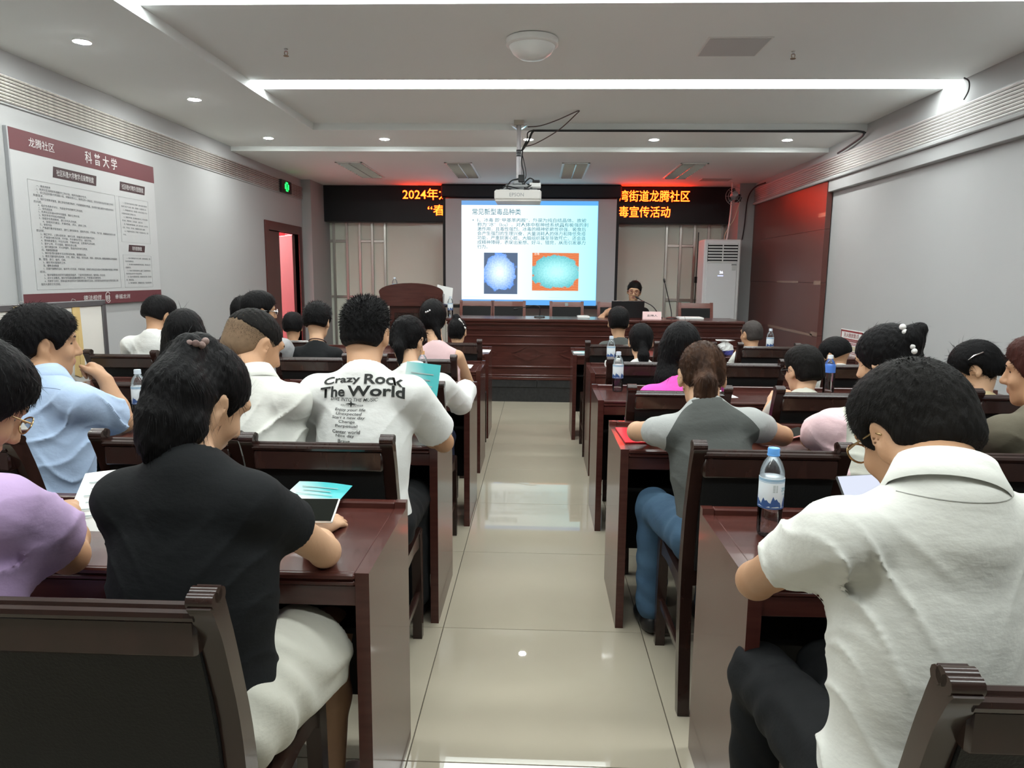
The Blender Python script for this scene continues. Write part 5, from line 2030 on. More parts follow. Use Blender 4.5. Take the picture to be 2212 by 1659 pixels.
            core = cone(hem - ax * .05, hem + ax * .10, (.040 if sl <= 1 else .030) * ar + g * .35, (.040 if sl <= 1 else .030) * ar + g * .5 + lo_)
            Tf.cut(core, .003)
        # neck opening
        nk = p.get('neck', .012)
        nd = nrm(nb - TP(0, 0, -.03))
        nd = nrm(nd + up * .35)
        Tf.cut(cone(TP(0, .004, -.02) , TP(0, .004, -.02) + nd * .22, nr + nk * .25, nr + nk + .03), .006)
        # hem at the seat
        tv, tq = surface(Tf, h)
        tm = [p['top']] if not isinstance(p['top'], (list, tuple)) else list(p['top'])
        tmi = None
        if len(tm) > 1:
            zone = p['pattern']((tv - S) @ T.T, sw)
            tm = [zone_mat(p['zname'], tm[0], tm[1])]
        top = child(p.get('topname', 't_shirt'), tv, tq, tm, mi=tmi)
        if isinstance(p['top'], (list, tuple)):
            at = top.data.attributes.new('zone', 'FLOAT', 'POINT')
            at.data.foreach_set('value', np.asarray(zone, F32))
        p['_top'] = top
        p['_topmesh'] = (tv, tq)
        if p.get('collar'):
            na = nrm(nrm(nb - TP(0, 0, -.03)) * .55 + up * .6)
            cx_ = nrm(rt - na * float(rt @ na))
            cy_ = np.cross(na, cx_)
            c0 = TP(0, .004, -.006)
            nS = 40
            ring = []
            ang = np.linspace(0, 2 * math.pi, nS, endpoint=False)
            fr_ = np.maximum(0, np.sin(ang))
            for zz_, rr_ in ((-.022, nr + .008), (.014, nr + .004), (.028, nr + .004), (.031, nr + .008), (.016, nr + .013), (.0, nr + .019), (-.012, nr + .024), (-.022, nr + .022)):
                rad_ = rr_ * (1 + .10 * fr_)
                ring.append(c0 + rad_[:, None] * (np.cos(ang)[:, None] * cx_ * 1.05 + np.sin(ang)[:, None] * cy_) + (zz_ - .030 * fr_)[:, None] * na)
            cv = np.concatenate(ring)
            cq = np.array([[i * nS + j, i * nS + (j + 1) % nS, (i + 1) * nS + (j + 1) % nS, (i + 1) * nS + j] for i in range(7) for j in range(nS)])
            child('collar', cv.astype(F32), cq, tm[0], par=top)
    # ---------------- trousers, skirt
    if p.get('legs') is not None:
        L = Field()
        gl = p.get('gl', .014)
        L.add(ell(Hp + V3((0, 0, -.01)), (.165 * fat * k + .004, .118 * k, .105 * k), T), .03)
        ll = p.get('leglen', 1.0)
        for sd in (-1, 1):
            if ll >= 1:
                L.add(cone(Hp + lrt * sd * .085 * k, KN[sd], .078 * k + gl, .054 * k + gl), .04)
                L.add(cone(KN[sd], AN[sd] + V3((0, 0, .03)), .052 * k + gl, .038 * k + gl + .01), .03)
            else:
                e_ = Hp + lrt * sd * .085 * k
                e2 = e_ + (KN[sd] - e_) * ll
                L.add(cone(e_, e2, .080 * k + gl, .072 * k + gl * 1.6), .05)
                L.cut((lambda P, a=e2, n=nrm(KN[sd] - e_): -((P - a) @ n)), .004)
        am = p.get('lfold', .003)
        L.disp = lambda P: am * np.sin(P @ V3((30, 42, 55)) + 3 * np.sin(P @ V3((11, -17, 9)) + ph[6])) * .8
        lv, lq = surface(L, max(h, .007))
        child(p.get('legname', 'trousers'), lv, lq, p['legs'])
    # ---------------- shoes
    if p.get('shoes') is not None:
        for sd in (-1, 1):
            a = AN[sd]
            Sh = Field()
            Sh.add(ell(a + V3((0, 0, -.035)) + lfw * .0, (.042 * k, .055 * k, .048 * k), np.stack([lrt, lfw, V3((0, 0, 1))])), .03)
            Sh.add(ell(a + V3((0, 0, -.050)) + lfw * .09 * k, (.043 * k, .09 * k, .036 * k), np.stack([lrt, lfw, V3((0, 0, 1))])), .03)
            Sh.cut((lambda P: P[:, 2] - .004), .004)
            sv, sq = surface(Sh, .010)
            child('shoe', sv, sq, p['shoes'])
    # ---------------- hair
    st = p.get('style', 'short')
    if st != 'none':
        Hf = hair_field(C, A, hs, st, p.get('ho', {}))
        hn = p.get('hn', .0015)
        if hn and not hasattr(Hf, '_d'):
            f1 = p.get('hf', 260)
            base = Hf

            def disp(P):
                L_ = ((P - C) @ A) / hs
                an = np.arctan2(L_[:, 0], L_[:, 1] + .02)
                return hn * np.sin(an * 38 + 2.5 * np.sin(L_[:, 2] * 40 + an * 5)) + hn * .6 * np.sin(P @ V3((210, 170, 190)) + 2 * np.sin(P @ V3((60, -80, 70))))
            if Hf.disp is None:
                Hf.disp = disp
        hv, hq = surface(Hf, p.get('hres', h * .8))
        nst = p.get('nst', 900)
        tr = None
        hvv = hv
        if nst and len(hq):
            upw = A @ V3((0, 0, 1))
            crown = C + A @ (V3((.0, -.055, .10)) * hs)
            spiky = p.get('spiky', 0.0)

            tie = p.get('tie')
            tgt = None if tie is None else C + A @ (V3(tie) * hs)

            def flow(P, N):
                if st == 'pony' and tgt is not None:
                    dd = tgt - P
                    dl = np.linalg.norm(dd, axis=1, keepdims=True)
                    on_head = np.abs(np.linalg.norm(((P - C) @ A / hs - V3(SKULL[0])) / (V3(SKULL[1]) + .012), axis=1) - 1) < .14
                    d_ = np.where(on_head[:, None], dd / (dl + 1e-6), V3((0, 0, -1)))
                elif st in ('long', 'bob', 'pony'):
                    d_ = V3((0, 0, -1)) + 0 * P
                else:
                    d_ = P - crown
                    d_ = d_ / (np.linalg.norm(d_, axis=1, keepdims=True) + 1e-6)
                d_ = d_ - N * (d_ * N).sum(1, keepdims=True)
                if spiky:
                    d_ = d_ * (1 - spiky) + upw * spiky * .7
                return d_ * 1.3

            def lfun(P):
                if st in ('pony', 'long'):
                    if tgt is None:
                        return np.ones(len(P), F32)
                    return np.clip((np.linalg.norm(P - tgt, axis=1) - .028) / .04, 0.02, 1)
                z_ = ((P - C) @ A)[:, 2] / hs
                return np.clip((z_ + .055) / .11, p.get('side', .3), 1.0)
            sv, stt = strands(hv, hq, nst, p.get('sl', .022), rnd, flow, p.get('lift', .5), p.get('swd', .0010),
                              lfun=lfun, mask=p.get('smask'), jit=p.get('jit', .2))
            hvv = np.concatenate([hv, sv])
            tr = stt + len(hv)
        ho = child('hair', hvv, hq, p.get('hair', H_BLACK), tris=tr)
        p['_hair'] = ho
        if p.get('fade') is not None:
            Ff = hair_field(C, A, hs, 'short', dict(t=.0035, nape=-.085))
            fv, fq = surface(Ff, h * .8)
            child('cropped_sides', fv, fq, p['fade'])
            sv2, st2 = strands(fv, fq, 16000, .006, rnd, lambda P, N: np.cross(N, V3((1, 0, 0))) * 0 + V3((0, 0, -.6)), .8, .0008,
                               mask=lambda c_: np.clip(((c_ - C) @ A)[:, 2] / hs * 16 + .25, .02, 1.0) ** 1.5)
            child('stubble', sv2, np.zeros((0, 4), int), p.get('hair', H_BLACK), tris=st2)
    p['_b'] = body

    def HW(a):
        return C + A @ (V3(a) * hs) - V3(org)
    # ---------------- spectacles
    if p.get('glasses') is not None:
        gm = p['glasses']
        m = MB()
        for sd in (-1, 1):
            ringp = [HW((sd * .033 + .025 * math.cos(a_), .106 - .12 * abs(.025 * math.cos(a_) * sd + .0) ** 1, .004 + .019 * math.sin(a_))) for a_ in np.linspace(0, 2 * math.pi, 21)]
            m.tube(ringp, .0017 * p.get('gw', 1), 6)
            m.tube([HW((sd * .058, .100, .010)), HW((sd * .074, .06, .008)), HW((sd * .082, .0, .008)), HW((sd * .084, -.018, -.004))], .0017 * p.get('gw', 1), 6)
        m.tube([HW((-.010, .108, .008)), HW((0, .112, .011)), HW((.010, .108, .008))], .0017, 6)
        go = m.obj('glasses', gm, body, smooth=True)
        for sd in (-1, 1):
            ln = MB()
            pts = [HW((sd * .033 + .0245 * math.cos(a_), .105, .004 + .0185 * math.sin(a_))) for a_ in np.linspace(0, 2 * math.pi, 20, endpoint=False)]
            ln.add([tuple(x) for x in pts], [tuple(range(20))])
            ln.obj('lens', mat('spectacle_lens', (.95, .97, 1), .02, trans=1.0, ior=1.03), go)
    p['HW'] = HW
    p['TPo'] = lambda x, y, z: TP(x, y, z) - V3(org)
    return body
POS = {  # head, shoulder, arm and tail points taken from image pixels at assumed depths
    'black_tee': {'head': [-0.695, 1.42, 1.149], 'sh': [-0.663, 1.29, 1.063], 'hip': [-0.663, 1.275, 0.55], 'elL': [-0.876, 1.52, 0.779], 'elR': [-0.48, 1.53, 0.782], 'wrL': [-0.627, 1.66, 0.75], 'wrR': [-0.575, 1.71, 0.756], 'tw': [[((-0.684, 1.36, 1.265), 0.03), ((-0.689, 1.31, 1.196), 0.052), ((-0.698, 1.275, 1.14), 0.046), ((-0.704, 1.255, 1.1), 0.032), ((-0.711, 1.245, 1.068), 0.01)], [((-0.677, 1.34, 1.178), 0.048), ((-0.669, 1.295, 1.119), 0.038), ((-0.669, 1.262, 1.079), 0.014)]]},
    'lilac_tee': {'head': [-1.144, 1.36, 1.147], 'sh': [-1.143, 1.24, 1.056], 'hip': [-1.143, 1.2, 0.55], 'elR': [-1.017, 1.44, 0.797], 'wrR': [-1.183, 1.68, 0.808]},
    'blue_shirt': {'head': [-1.765, 2.46, 1.157], 'sh': [-1.706, 2.38, 1.052], 'hip': [-1.706, 2.32, 0.55], 'elR': [-1.567, 2.58, 0.849], 'wrR': [-1.635, 2.6, 1.005]},
    'cropped_man': {'head': [-1.018, 2.5, 1.158], 'sh': [-0.979, 2.38, 1.063], 'hip': [-0.979, 2.32, 0.55], 'elR': [-0.903, 2.66, 0.832], 'wrR': [-1.058, 2.8, 0.742]},
    'slogan_tee': {'head': [-0.617, 2.52, 1.199], 'sh': [-0.598, 2.42, 1.087], 'hip': [-0.598, 2.34, 0.55], 'elL': [-0.895, 2.552, 0.79], 'elR': [-0.348, 2.592, 0.79]},
    'long_hair_white': {'head': [-1.796, 3.55, 1.102], 'sh': [-1.771, 3.48, 0.937], 'hip': [-1.771, 3.45, 0.55]},
    'white_wall_man': {'head': [-2.504, 4.62, 1.13], 'sh': [-2.494, 4.52, 1.027], 'hip': [-2.494, 4.55, 0.55]},
    'glasses_man': {'head': [-1.858, 4.68, 1.164], 'sh': [-1.833, 4.6, 1.017], 'hip': [-1.833, 4.55, 0.55]},
    'behind_man': {'head': [-2.39, 5.7, 1.095], 'sh': [-2.38, 5.66, 0.947], 'hip': [-2.38, 5.66, 0.55]},
    'door_boy': {'head': [-2.004, 5.74, 0.983], 'sh': [-1.995, 5.7, 0.85], 'hip': [-1.995, 5.66, 0.55]},
    'cord_boy': {'head': [-1.486, 4.74, 1.094], 'sh': [-1.469, 4.66, 0.948], 'hip': [-1.469, 4.54, 0.55]},
    'ponytail_blouse': {'head': [-0.665, 3.62, 1.079], 'sh': [-0.626, 3.5, 0.946], 'hip': [-0.626, 3.43, 0.55], 'elR': [-0.4, 3.66, 0.744], 'wrR': [-0.388, 3.86, 0.796], 'tw': [[((-0.682, 3.54, 1.167), 0.026), ((-0.69, 3.5, 1.054), 0.026), ((-0.678, 3.49, 0.939), 0.007)]]},
    'pink_sleeveless': {'head': [-0.7, 4.72, 1.126], 'sh': [-0.662, 4.62, 0.962], 'hip': [-0.662, 4.54, 0.55], 'tw': [[((-0.672, 4.63, 1.095), 0.03), ((-0.638, 4.6, 0.997), 0.012)]]},
    'flower_girl': {'head': [-0.652, 5.74, 0.961], 'sh': [-0.648, 5.7, 0.837], 'hip': [-0.648, 5.66, 0.55]},
    'front_boy': {'head': [0.647, 5.72, 1.049], 'sh': [0.654, 5.68, 0.918], 'hip': [0.654, 5.66, 0.55]},
    'low_pony_girl': {'head': [0.685, 4.72, 0.991], 'sh': [0.681, 4.66, 0.859], 'hip': [0.681, 4.54, 0.55], 'tw': [[((0.683, 4.62, 0.973), 0.022), ((0.689, 4.6, 0.908), 0.036), ((0.692, 4.59, 0.849), 0.026)]]},
    'long_hair_pink': {'head': [0.728, 3.62, 1.055], 'sh': [0.71, 3.52, 0.903], 'hip': [0.71, 3.43, 0.55]},
    'raglan_top': {'head': [0.593, 2.55, 1.061], 'sh': [0.582, 2.44, 0.979], 'hip': [0.63, 2.3, 0.55], 'elL': [0.396, 2.74, 0.811], 'elR': [0.954, 2.72, 0.807], 'wrL': [0.635, 2.98, 0.756], 'wrR': [0.863, 2.96, 0.764], 'tw': [[((0.583, 2.45, 1.097), 0.013), ((0.579, 2.425, 1.056), 0.036), ((0.579, 2.42, 1.008), 0.04)]]},
    'shaved_boy': {'head': [1.718, 5.76, 0.965], 'sh': [1.715, 5.7, 0.848], 'hip': [1.715, 5.66, 0.55]},
    'glasses_boy': {'head': [1.344, 3.6, 0.953], 'sh': [1.322, 3.52, 0.847], 'hip': [1.322, 3.43, 0.55]},
    'fire_sign_boy': {'head': [1.945, 4.7, 0.913], 'sh': [1.955, 4.63, 0.84], 'hip': [1.955, 4.54, 0.55]},
    'pink_sleeves': {'head': [1.264, 2.6, 1.118], 'sh': [1.168, 2.46, 0.984], 'hip': [1.168, 2.32, 0.55], 'elL': [1.072, 2.74, 0.793], 'wrL': [1.233, 2.92, 0.75]},
    'yellow_top': {'head': [2.139, 3.52, 0.986], 'sh': [2.138, 3.47, 0.863], 'hip': [2.138, 3.43, 0.55]},
    'olive_tee': {'head': [1.777, 2.55, 1.089], 'sh': [1.71, 2.42, 0.979], 'hip': [1.71, 2.32, 0.55], 'elL': [1.647, 2.64, 0.801], 'wrL': [1.855, 2.82, 0.756]},
    'white_shirt_man': {'head': [0.676, 1.27, 1.136], 'sh': [0.644, 1.1, 1.101], 'hip': [0.644, 1.1, 0.55], 'elL': [0.45, 1.38, 0.803], 'wrL': [0.663, 1.58, 0.835]},
    'speaker': {'head': [1.165, 8.72, 1.243], 'sh': [1.159, 8.8, 1.066], 'hip': [1.159, 8.82, 0.8], 'elL': [0.871, 8.62, 1.004], 'wrL': [0.766, 8.42, 0.958]},
}
# ================================================================ the people in the room
WHT = cloth('cloth_white', (.73, .73, .68))
WHT2 = cloth('cloth_white_cool', (.75, .755, .73))
CREAM = cloth('cloth_cream', (.54, .53, .46))
LILAC = cloth('cloth_lilac', (.56, .40, .66))
BLUE = cloth('cloth_light_blue', (.42, .54, .74))
BLACKC = cloth('cloth_black', (.010, .011, .012))
CHAR = cloth('cloth_charcoal', (.085, .09, .085))
LGREY = cloth('cloth_light_grey', (.38, .39, .38))
PINK = cloth('cloth_pink', (.66, .46, .47))
PALEP = cloth('cloth_pale_pink', (.78, .55, .58))
HOTP = cloth('cloth_hot_pink', (.90, .10, .52))
OLIVE = cloth('cloth_olive', (.125, .110, .080))
NAVY = cloth('cloth_navy', (.02, .025, .05))
JEANS = cloth('cloth_denim', (.038, .078, .135), (.06, .115, .18))
GREYC = cloth('cloth_grey_check', (.30, .30, .31), (.45, .45, .45), scale=30)
YELP = cloth('cloth_yellow_print', (.52, .40, .20), (.72, .64, .45), scale=30)
SHOE = mat('shoe_black', (.012, .012, .013), .4)
SHOEW = mat('shoe_white', (.6, .6, .58), .5)
FR_BLK = mat('glasses_black', (.012, .012, .012), .3)
FR_GLD = mat('glasses_gold', (.45, .32, .16), .25, .9)
FR_RED = mat('glasses_red', (.25, .03, .03), .3)


def raglan(c, sw):
    x, y, z = c[:, 0], c[:, 1], c[:, 2]
    edge = .052 + .105 * np.clip(-z / .11, 0, 1) ** .7
    return np.maximum(np.abs(x) - edge, z - .012)


AP = {
    'black_tee': dict(label='person in a black T-shirt and white shorts with a high ponytail, holding a phone', res=.0055, skin=SK2, hy=-32, hp=32, hr=4, sw=.160, hs=.98,
                      style='pony', hair=H_BLACK, tie=(-.01, -.055, .12), nst=5000, sl=.035, lift=.0, jit=.10, swd=.0006, hn=.0010,
                      ho=dict(t=.010, nape=-.015, buns=[((0, -.062, .108), (.030, .024, .020))]),
                      top=BLACKC, topname='t_shirt', sleeve=.44, g=.014, loose=.018, fold=.0025, legs=CREAM, legname='shorts', leglen=.72, gl=.026, lfold=.006, shoes=SHOEW, lt=-7, ks=.10, kn=.40,
                      hdR=(.30, .6, .10), hnR=(.1, -.3, .9), curlR=.35, ar=.93),
    'lilac_tee': dict(label='person in a lilac T-shirt and glasses at the left edge, looking down', res=.006, skin=SK1, hy=-34, hp=34, sw=.19, hs=1.0, style='bob', hair=H_BLACK, nst=3000, sl=.025, lift=.15, jit=.12,
                      ho=dict(t=.024, top=.002, nape=-.09, cover_ears=True), glasses=FR_GLD, top=LILAC, sleeve=.62, g=.018, loose=.03, fold=.005, legs=NAVY, shoes=SHOEW, ar=1.05),
    'blue_shirt': dict(label='person in a light blue short-sleeved shirt resting the chin on a fist', res=.006, skin=SK1, hy=-46, hp=4, sw=.20, ty=-22, hs=1.02, hair=H_BLACK, nst=5000, sl=.014, lift=.5,
                       ho=dict(t=.022, top=.010, nape=-.105), top=BLUE, topname='shirt', sleeve=.72, g=.018, loose=.020, fold=.0075, collar=True, legs=JEANS, shoes=SHOE,
                       hdR=(-.55, .25, .55), hnR=(.7, .2, .6), curlR=1.5, ar=1.05, fat=1.05),
    'cropped_man': dict(label='person with cropped hair in a white long-sleeved shirt looking down', res=.006, skin=SK1, hy=-36, hp=26, sw=.20, ty=-14, hs=1.05, hair=H_SOFT, nst=2500, sl=.006, lift=.6, swd=.0006,
                        ho=dict(t=.005, top=.0, nape=.035, face_y=-.004), fade=H_BUZZ, top=WHT, topname='shirt', sleeve=1.85, g=.017, loose=.012, fold=.0075, collar=True, legs=NAVY, shoes=SHOE, fat=1.15, nr=.058),
    'slogan_tee': dict(label='person in a white T-shirt with black slogan lettering on the back', res=.006, skin=SK1, hy=-4, hp=12, sw=.20, hs=.98, hair=H_BLACK, nst=9000, sl=.017, lift=.4, spiky=.35, jit=.35, hn=.0016, side=.2,
                       ho=dict(t=.010, top=.013, nape=-.052), top=WHT2, sleeve=.74, g=.018, loose=.022, fold=.0022, legs=BLACKC, shoes=SHOE, fat=1.02, nr=.056),
    'long_hair_white': dict(label='person with long black hair in a white top, third row, left block', res=.008, skin=SK2, hy=5, hp=4, sw=.175, k=.95, style='long', nst=1500, sl=.05, lift=.05, ho=dict(t=.016, len=.25, lw=.10), top=WHT, sleeve=1.8, fold=.005, legs=NAVY, shoes=SHOE),
    'white_wall_man': dict(label='person in a white T-shirt sitting nearest the left wall', res=.009, skin=SK1, hy=-25, hp=14, sw=.20, nst=900, sl=.014, ho=dict(t=.016, top=.008, nape=-.03), top=WHT2, sleeve=.7, fold=.005, legs=NAVY, shoes=SHOE),
    'glasses_man': dict(label='person with glasses in a grey checked shirt, fourth row, left block', res=.009, skin=SK1, hy=-52, hp=6, sw=.20, nst=900, sl=.02, ho=dict(t=.018, top=.01, nape=-.055), top=GREYC, topname='shirt', sleeve=1.8, collar=True, glasses=M_CHROME, gw=1.6, legs=NAVY, shoes=SHOE),
    'behind_man': dict(label='person half hidden behind the one with glasses, front row at left', res=.010, skin=SK1, hy=-10, hp=5, sw=.18, k=.95, nst=500, ho=dict(t=.018, top=.01), top=NAVY, sleeve=.7, legs=NAVY, shoes=SHOE),
    'door_boy': dict(label='child with black hair and glasses in front of the open door', res=.010, skin=SK1, hy=12, hp=8, sw=.145, k=.76, hs=.88, nst=600, ho=dict(t=.020, top=.008, nape=-.05), glasses=FR_BLK, top=WHT, sleeve=.7, legs=NAVY, shoes=SHOE),
    'cord_boy': dict(label='child in a black T-shirt with a dark cord round the neck', res=.009, skin=SK2, hy=-4, hp=8, sw=.165, k=.88, hs=.97, nst=2200, sl=.020, lift=.8, spiky=.2, ho=dict(t=.018, top=.008, nape=-.035), top=BLACKC, sleeve=.7, legs=NAVY, shoes=SHOE),
    'ponytail_blouse': dict(label='person in a white blouse with a low black ponytail, third row at the aisle', res=.007, skin=SK2, hy=-22, hp=26, sw=.185, k=.97, hs=.98, style='pony', tie=(0, -.105, .0), nst=1800, sl=.045, lift=.05,
                            ho=dict(t=.013, nape=-.075, cover_ears=True),
                            top=WHT2, topname='blouse', sleeve=1.92, loose=.024, g=.017, fold=.005, collar=True, legs=NAVY, shoes=SHOE),
    'pink_sleeveless': dict(label='person in a pale pink sleeveless top with a silver hair clip', res=.008, skin=SK2, hy=8, hp=6, sw=.175, k=.95, hs=.98, style='pony', tie=(0, -.10, -.03), nst=1200, sl=.04, lift=.06,
                            ho=dict(t=.018, nape=-.085, cover_ears=True), top=PINK, topname='sleeveless_top', sleeve=0, fold=.003, g=.014, legs=NAVY, shoes=SHOE),
    'flower_girl': dict(label='child with a hair bun and white flowers, front row at the aisle', res=.009, skin=SK2, hy=-8, hp=8, sw=.14, k=.72, hs=.88, style='pony', tie=(0, -.04, .12), nst=700, sl=.03, lift=.1,
                        ho=dict(t=.012, nape=-.07, buns=[((-.01, -.035, .130), (.036, .036, .030))]), top=WHT, sleeve=.6, legs=NAVY, shoes=SHOE),
    'front_boy': dict(label='child with short black hair in dark clothes, front row at the aisle, right block', res=.009, skin=SK2, hy=-4, hp=4, sw=.155, k=.82, hs=.97, nst=900, sl=.012, ho=dict(t=.014, top=.006, nape=-.05), top=CHAR, sleeve=.7, legs=NAVY, shoes=SHOE),
    'low_pony_girl': dict(label='child with a low black ponytail in a white top, fourth row, right block', res=.009, skin=SK2, hy=-4, hp=6, sw=.15, k=.80, hs=.95, style='pony', tie=(0, -.10, -.035), nst=900, sl=.04, lift=.05,
                          ho=dict(t=.012, nape=-.075), top=WHT2, sleeve=.7, legs=NAVY, shoes=SHOE),
    'long_hair_pink': dict(label='person with long black hair in a hot pink top, third row, right block', res=.008, skin=SK2, hy=-6, hp=10, sw=.180, k=.96, style='long', hs=1.03, nst=2000, sl=.06, lift=.04, ho=dict(t=.018, len=.27, lw=.105, lb=.075), top=HOTP, sleeve=.75, loose=.02, fold=.005, legs=NAVY, shoes=SHOE),
    'raglan_top': dict(label='person in a grey raglan top and jeans with a brown ponytail', res=.006, skin=SK2, hy=-2, hp=24, sw=.180, hs=.98, style='pony', tie=(.0, -.112, .005), hair=H_BROWN, nst=6000, sl=.035, lift=.0, jit=.1, swd=.0006,
                       ho=dict(t=.010, nape=-.055, buns=[((.0, -.108, .005), (.016, .012, .016))]),
                       top=[(.085, .09, .085), (.38, .39, .38)], zname='cloth_raglan', pattern=raglan, sleeve=.34, g=.010, loose=.004, fold=.0018, fat=.88, legs=JEANS, gl=.012, lt=6, ks=.12, shoes=SHOE),
    'shaved_boy': dict(label='child with a shaved head, front row, right block', res=.009, skin=SK1, hy=22, hp=4, sw=.145, k=.76, hs=.92, hair=mat('hair_stubble', (.035, .027, .024), .7), nst=400, sl=.004, ho=dict(t=.006, nape=-.055), top=WHT, sleeve=.7, legs=NAVY, shoes=SHOE),
    'glasses_boy': dict(label='child with glasses and short hair, third row, right block', res=.008, skin=SK2, hy=18, hp=12, sw=.155, k=.80, hs=.98, hair=H_SOFT, nst=1800, sl=.008, lift=.4, ho=dict(t=.012, top=.004, nape=-.06), glasses=FR_BLK, top=CREAM, sleeve=.7, legs=NAVY, shoes=SHOE),
    'fire_sign_boy': dict(label='person with a round haircut in front of the fire notice', res=.009, skin=SK1, hy=48, hp=16, sw=.150, k=.78, hs=.96, nst=700, sl=.006, lift=.3, ho=dict(t=.014, nape=-.012), top=WHT, sleeve=.7, legs=NAVY, shoes=SHOE),
    'pink_sleeves': dict(label='person with pink sleeves, a cream vest and a hair bun with pearl clip', res=.007, skin=SK2, hy=34, hp=18, sw=.185, style='pony', tie=(0, -.10, .06), nst=3000, sl=.03, lift=.03, jit=.12,
                         ho=dict(t=.018, nape=-.06, cover_ears=True, buns=[((.0, -.118, .062), (.048, .030, .046)), ((.02, -.135, .085), (.026, .022, .024))]), top=[(.54, .53, .46), (.78, .55, .58)], zname='cloth_pink_cream', pattern=lambda c, sw: np.abs(c[:, 0]) - (sw - .055), sleeve=.50, g=.018, loose=.028, fold=.005, legs=NAVY, shoes=SHOE),
    'yellow_top': dict(label='person in a yellow patterned top with a silver hair slide and low bun', res=.008, skin=SK2, hy=58, hp=30, sw=.175, k=.92, style='pony', tie=(0, -.10, -.05), nst=1800, sl=.04, lift=.12,
                       ho=dict(t=.020, nape=-.07, buns=[((0, -.105, -.040), (.045, .038, .050))]), top=YELP, sleeve=.8, legs=NAVY, shoes=SHOE),
    'olive_tee': dict(label='person with red-brown hair in an olive T-shirt at the right edge', res=.007, skin=SK1, hy=46, hp=6, sw=.195, ty=12, hair=H_RED, nst=2500, sl=.02, lift=.2, ho=dict(t=.016, top=.012, nape=-.05), top=OLIVE, sleeve=.75, g=.018, loose=.024, legs=NAVY, shoes=SHOE),
    'white_shirt_man': dict(label='person in a white short-sleeved shirt and glasses, nearest the viewer at right', res=.0055, skin=SK1, hy=18, hp=34, sw=.208, hs=1.0, hair=H_SOFT, nst=14000, sl=.010, lift=.6, swd=.0006, hn=.001, side=.5,
                            ho=dict(t=.017, top=.002, nape=-.066), glasses=FR_GLD, gw=1.2, top=WHT, topname='shirt', sleeve=.50, g=.010, loose=.012, fold=.006, collar=True, legs=BLACKC, ks=.08, shoes=SHOE, fat=1.03, ar=1.0, nr=.062, ty=6),
    'speaker': dict(label='person with glasses and dark top speaking behind the laptop on the stage', res=.007, skin=SK2, hy=170, hp=8, hr=-6, sw=.185, ty=176, k=1.0, hs=.98, style='pony', hair=H_SOFT, tie=(0, -.1, -.02), nst=1500, sl=.03, lift=.05,
                    ho=dict(t=.014, nape=-.075, cover_ears=True, face_y=-.030), glasses=FR_RED, gw=1.3, top=BLACKC, sleeve=.5, fold=.002, legs=NAVY, shoes=SHOE),
}
PEOPLE = {}
ONLY = None
for i, (n, pos) in enumerate(POS.items()):
    if ONLY and n not in ONLY:
        continue
    d = dict(pos)
    d.update(AP[n])
    if 'tw' in d:
        d['ho'] = dict(d['ho'], tw=d['tw'])
    d['seed'] = 11 + i
    build_person(d)
    PEOPLE[n] = d
# ================================================================ lettering on the slogan T-shirt
M_PRINT = mat('shirt_print', (.018, .020, .018), .7)


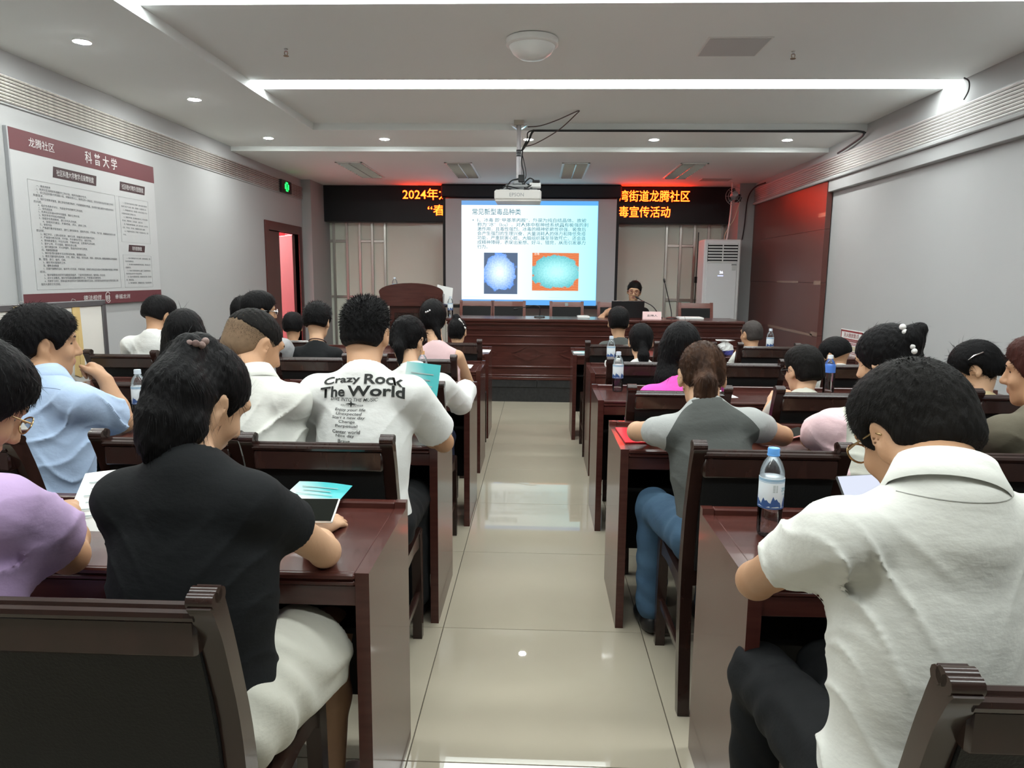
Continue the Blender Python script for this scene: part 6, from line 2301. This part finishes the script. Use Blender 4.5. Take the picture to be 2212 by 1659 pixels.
def slogan():
    p = PEOPLE['slogan_tee']
    tv, tq = p['_topmesh']
    top = p['_top']
    o = V3((p['hip'][0], p['hip'][1], 0))
    bv = BVHTree.FromPolygons([tuple(v) for v in tv], [tuple(q) for q in tq])
    cx = p['sh'][0]
    zt = p['sh'][2]

    def put(txt, w, h, u, z, bold=.0, shear=0.0, warp=None):
        me, co = text_mesh(txt, w, h, bold, 3, shear)
        out = []
        for c in co:
            x, zz = float(c[0]) - w / 2 + u, float(c[1])
            if warp:
                zz = warp(x, zz)
            P0 = Vector((cx + x, p['sh'][1] - .6, z + zz))
            hit = bv.ray_cast(P0, Vector((0, 1, 0)))[0]
            y = hit.y - .0028 if hit is not None else p['sh'][1] - .1
            out.append((P0.x - o[0], y - o[1], P0.z))
        me.vertices.foreach_set('co', np.array(out, F32).ravel())
        me.materials.append(M_PRINT)
        me.update()
        link('shirt_lettering', me, top)
    arch = lambda x, z: z + .006 - .9 * (x - .02) ** 2
    arch2 = lambda x, z: z * (1 + 1.0 * abs(x - .02)) + .004 - .7 * (x - .02) ** 2
    put('Crazy', .132, .028, -.058, zt - 0.043, .020, 0, arch)
    put('Rock', .126, .032, .084, zt - 0.043, .024, 0, arch)
    put('The', .088, .032, -.088, zt - 0.081, .024, 0, arch2)
    put('World', .190, .034, .060, zt - 0.081, .028, 0, arch2)
    put('DIVE INTO THE MUSIC', .163, .0115, -.014, zt - 0.095, .002, .25)
    put('YOUTH', .030, .006, -.042, zt - 0.111, .003, .3)
    put('POWER', .033, .006, .004, zt - 0.111, .003, .3)
    for t, w, u, dz in (('Enjoy your life', .105, -.024, 0.129), ('Unexpected', .090, -.027, 0.142), ('Start a new day', .115, -.028, 0.154), ('Change', .057, -.032, 0.167),
                        ('Perpetual', .077, -.033, 0.181), ('Center world', .097, -.033, 0.198), ('Nice day', .065, -.036, 0.212), ('Brave', .042, -.038, 0.228), ('Wonderful', .085, -.038, 0.243)):
        put(t, w, .0115, u, zt - dz, .008, .18 if dz < .156 else 0)
    # four-pointed star
    m = MB()
    pts = []
    for k in range(8):
        a = math.pi / 4 * k
        r = (.020 if k % 4 == 0 else .012) if k % 2 == 0 else .0045
        pts.append((math.cos(a) * r - .020, math.sin(a) * r))
    out = []
    for x, z in pts + [(-.020, 0)]:
        P0 = Vector((cx + x, p['sh'][1] - .6, zt - .103 + z))
        hit = bv.ray_cast(P0, Vector((0, 1, 0)))[0]
        out.append((P0.x - o[0], (hit.y if hit else p['sh'][1]) - .0032 - o[1], P0.z))
    m.add(out, [(k, (k + 1) % 8, 8) for k in range(8)])
    m.obj('shirt_star', M_PRINT, top)


if 'slogan_tee' in PEOPLE:
    slogan()

# ================================================================ hair ornaments, cords
def at_head(n, pts):
    p = PEOPLE[n]
    return [tuple(p['HW'](q)) for q in pts]


M_PEARL = mat('pearl_white', (.72, .70, .68), .3)
if 'black_tee' in PEOPLE:
    p = PEOPLE['black_tee']
    rnd = random.Random(2)
    m = MB()
    c = p['tw'][0][0][0]
    for k in range(12):
        a = 2 * math.pi * k / 12
        m.ball((c[0] - p['hip'][0] + .024 * math.cos(a) + .012, c[1] - p['hip'][1] + .016 * math.sin(a) - .004, c[2] + .010 + rnd.uniform(-.004, .004)), .0075, 6)
    m.obj('scrunchie', mat('scrunchie_brown', (.10, .05, .045), .6, noise=(60, (.35, .25, .22))), p['_b'], smooth='all')
if 'pink_sleeveless' in PEOPLE:
    m = MB()
    for x in (-.024, -.012, 0, .012, .024):
        m.ball(at_head('pink_sleeveless', [(x - .02, -.122 + abs(x) * .3, .040 + .006 * math.cos(x * 150))])[0], .008, 6)
    m.obj('hair_clip', M_CHROME, PEOPLE['pink_sleeveless']['_b'], smooth='all')
if 'flower_girl' in PEOPLE:
    m = MB()
    rnd = random.Random(5)
    for k in range(9):
        m.ball(at_head('flower_girl', [(.035 + .006 * k, -.075 + .004 * k, .105 - .010 * k + rnd.uniform(-.006, .006))])[0], .009, 6)
    m.obj('flower_clip', M_PEARL, PEOPLE['flower_girl']['_b'], smooth='all')
if 'pink_sleeves' in PEOPLE:
    m = MB()
    for k in range(6):
        m.ball(at_head('pink_sleeves', [(-.040 + .002 * k, -.108 - .003 * k, .100 - .018 * k)])[0], .0115 - .001 * (k % 2), 7)
    m.obj('pearl_clip', M_PEARL, PEOPLE['pink_sleeves']['_b'], smooth='all')
if 'yellow_top' in PEOPLE:
    m = MB().tube(at_head('yellow_top', [(-.094, .0, .052), (-.100, -.03, .062), (-.092, -.07, .060)]), .0035, 6)
    m.obj('hair_slide', M_CHROME, PEOPLE['yellow_top']['_b'], smooth=True)
if 'cord_boy' in PEOPLE:
    p = PEOPLE['cord_boy']
    P = [tuple(p['TPo'](.056 * math.cos(a), .056 * math.sin(a) + .006, .018 - .012 * math.sin(a))) for a in np.linspace(0, 2 * math.pi, 28)]
    MB().tube(P, .0035, 6).obj('neck_cord', mat('cord_dark', (.05, .015, .012), .5), p['_b'], smooth=True)
# seam lines of the yokes on two shirts
M_SEAM = {}
for n, c, z0, sag in (('white_shirt_man', (.30, .30, .27), -.010, .012), ('blue_shirt', (.13, .17, .27), -.035, .010)):
    if n in PEOPLE:
        p = PEOPLE[n]
        tv, tq = p['_topmesh']
        bv = BVHTree.FromPolygons([tuple(v) for v in tv], [tuple(q) for q in tq])
        o = Vector((p['hip'][0], p['hip'][1], 0))
        pts = []
        sw_ = p['sw']
        for t in np.linspace(-sw_ * .82, sw_ * .82, 40):
            a = Vector(p['TPo'](t, -.4, z0 - sag * (abs(t) / sw_) ** 2)) + o
            b = Vector(p['TPo'](t, 0, z0 - sag * (abs(t) / sw_) ** 2)) + o
            hit = bv.ray_cast(a, (b - a).normalized())[0]
            if hit is not None:
                pts.append(tuple(hit - o))
        if len(pts) > 3:
            MB().tube(pts, .0011, 5).obj('yoke_seam', mat('seam_' + n, c, .8), p['_top'])
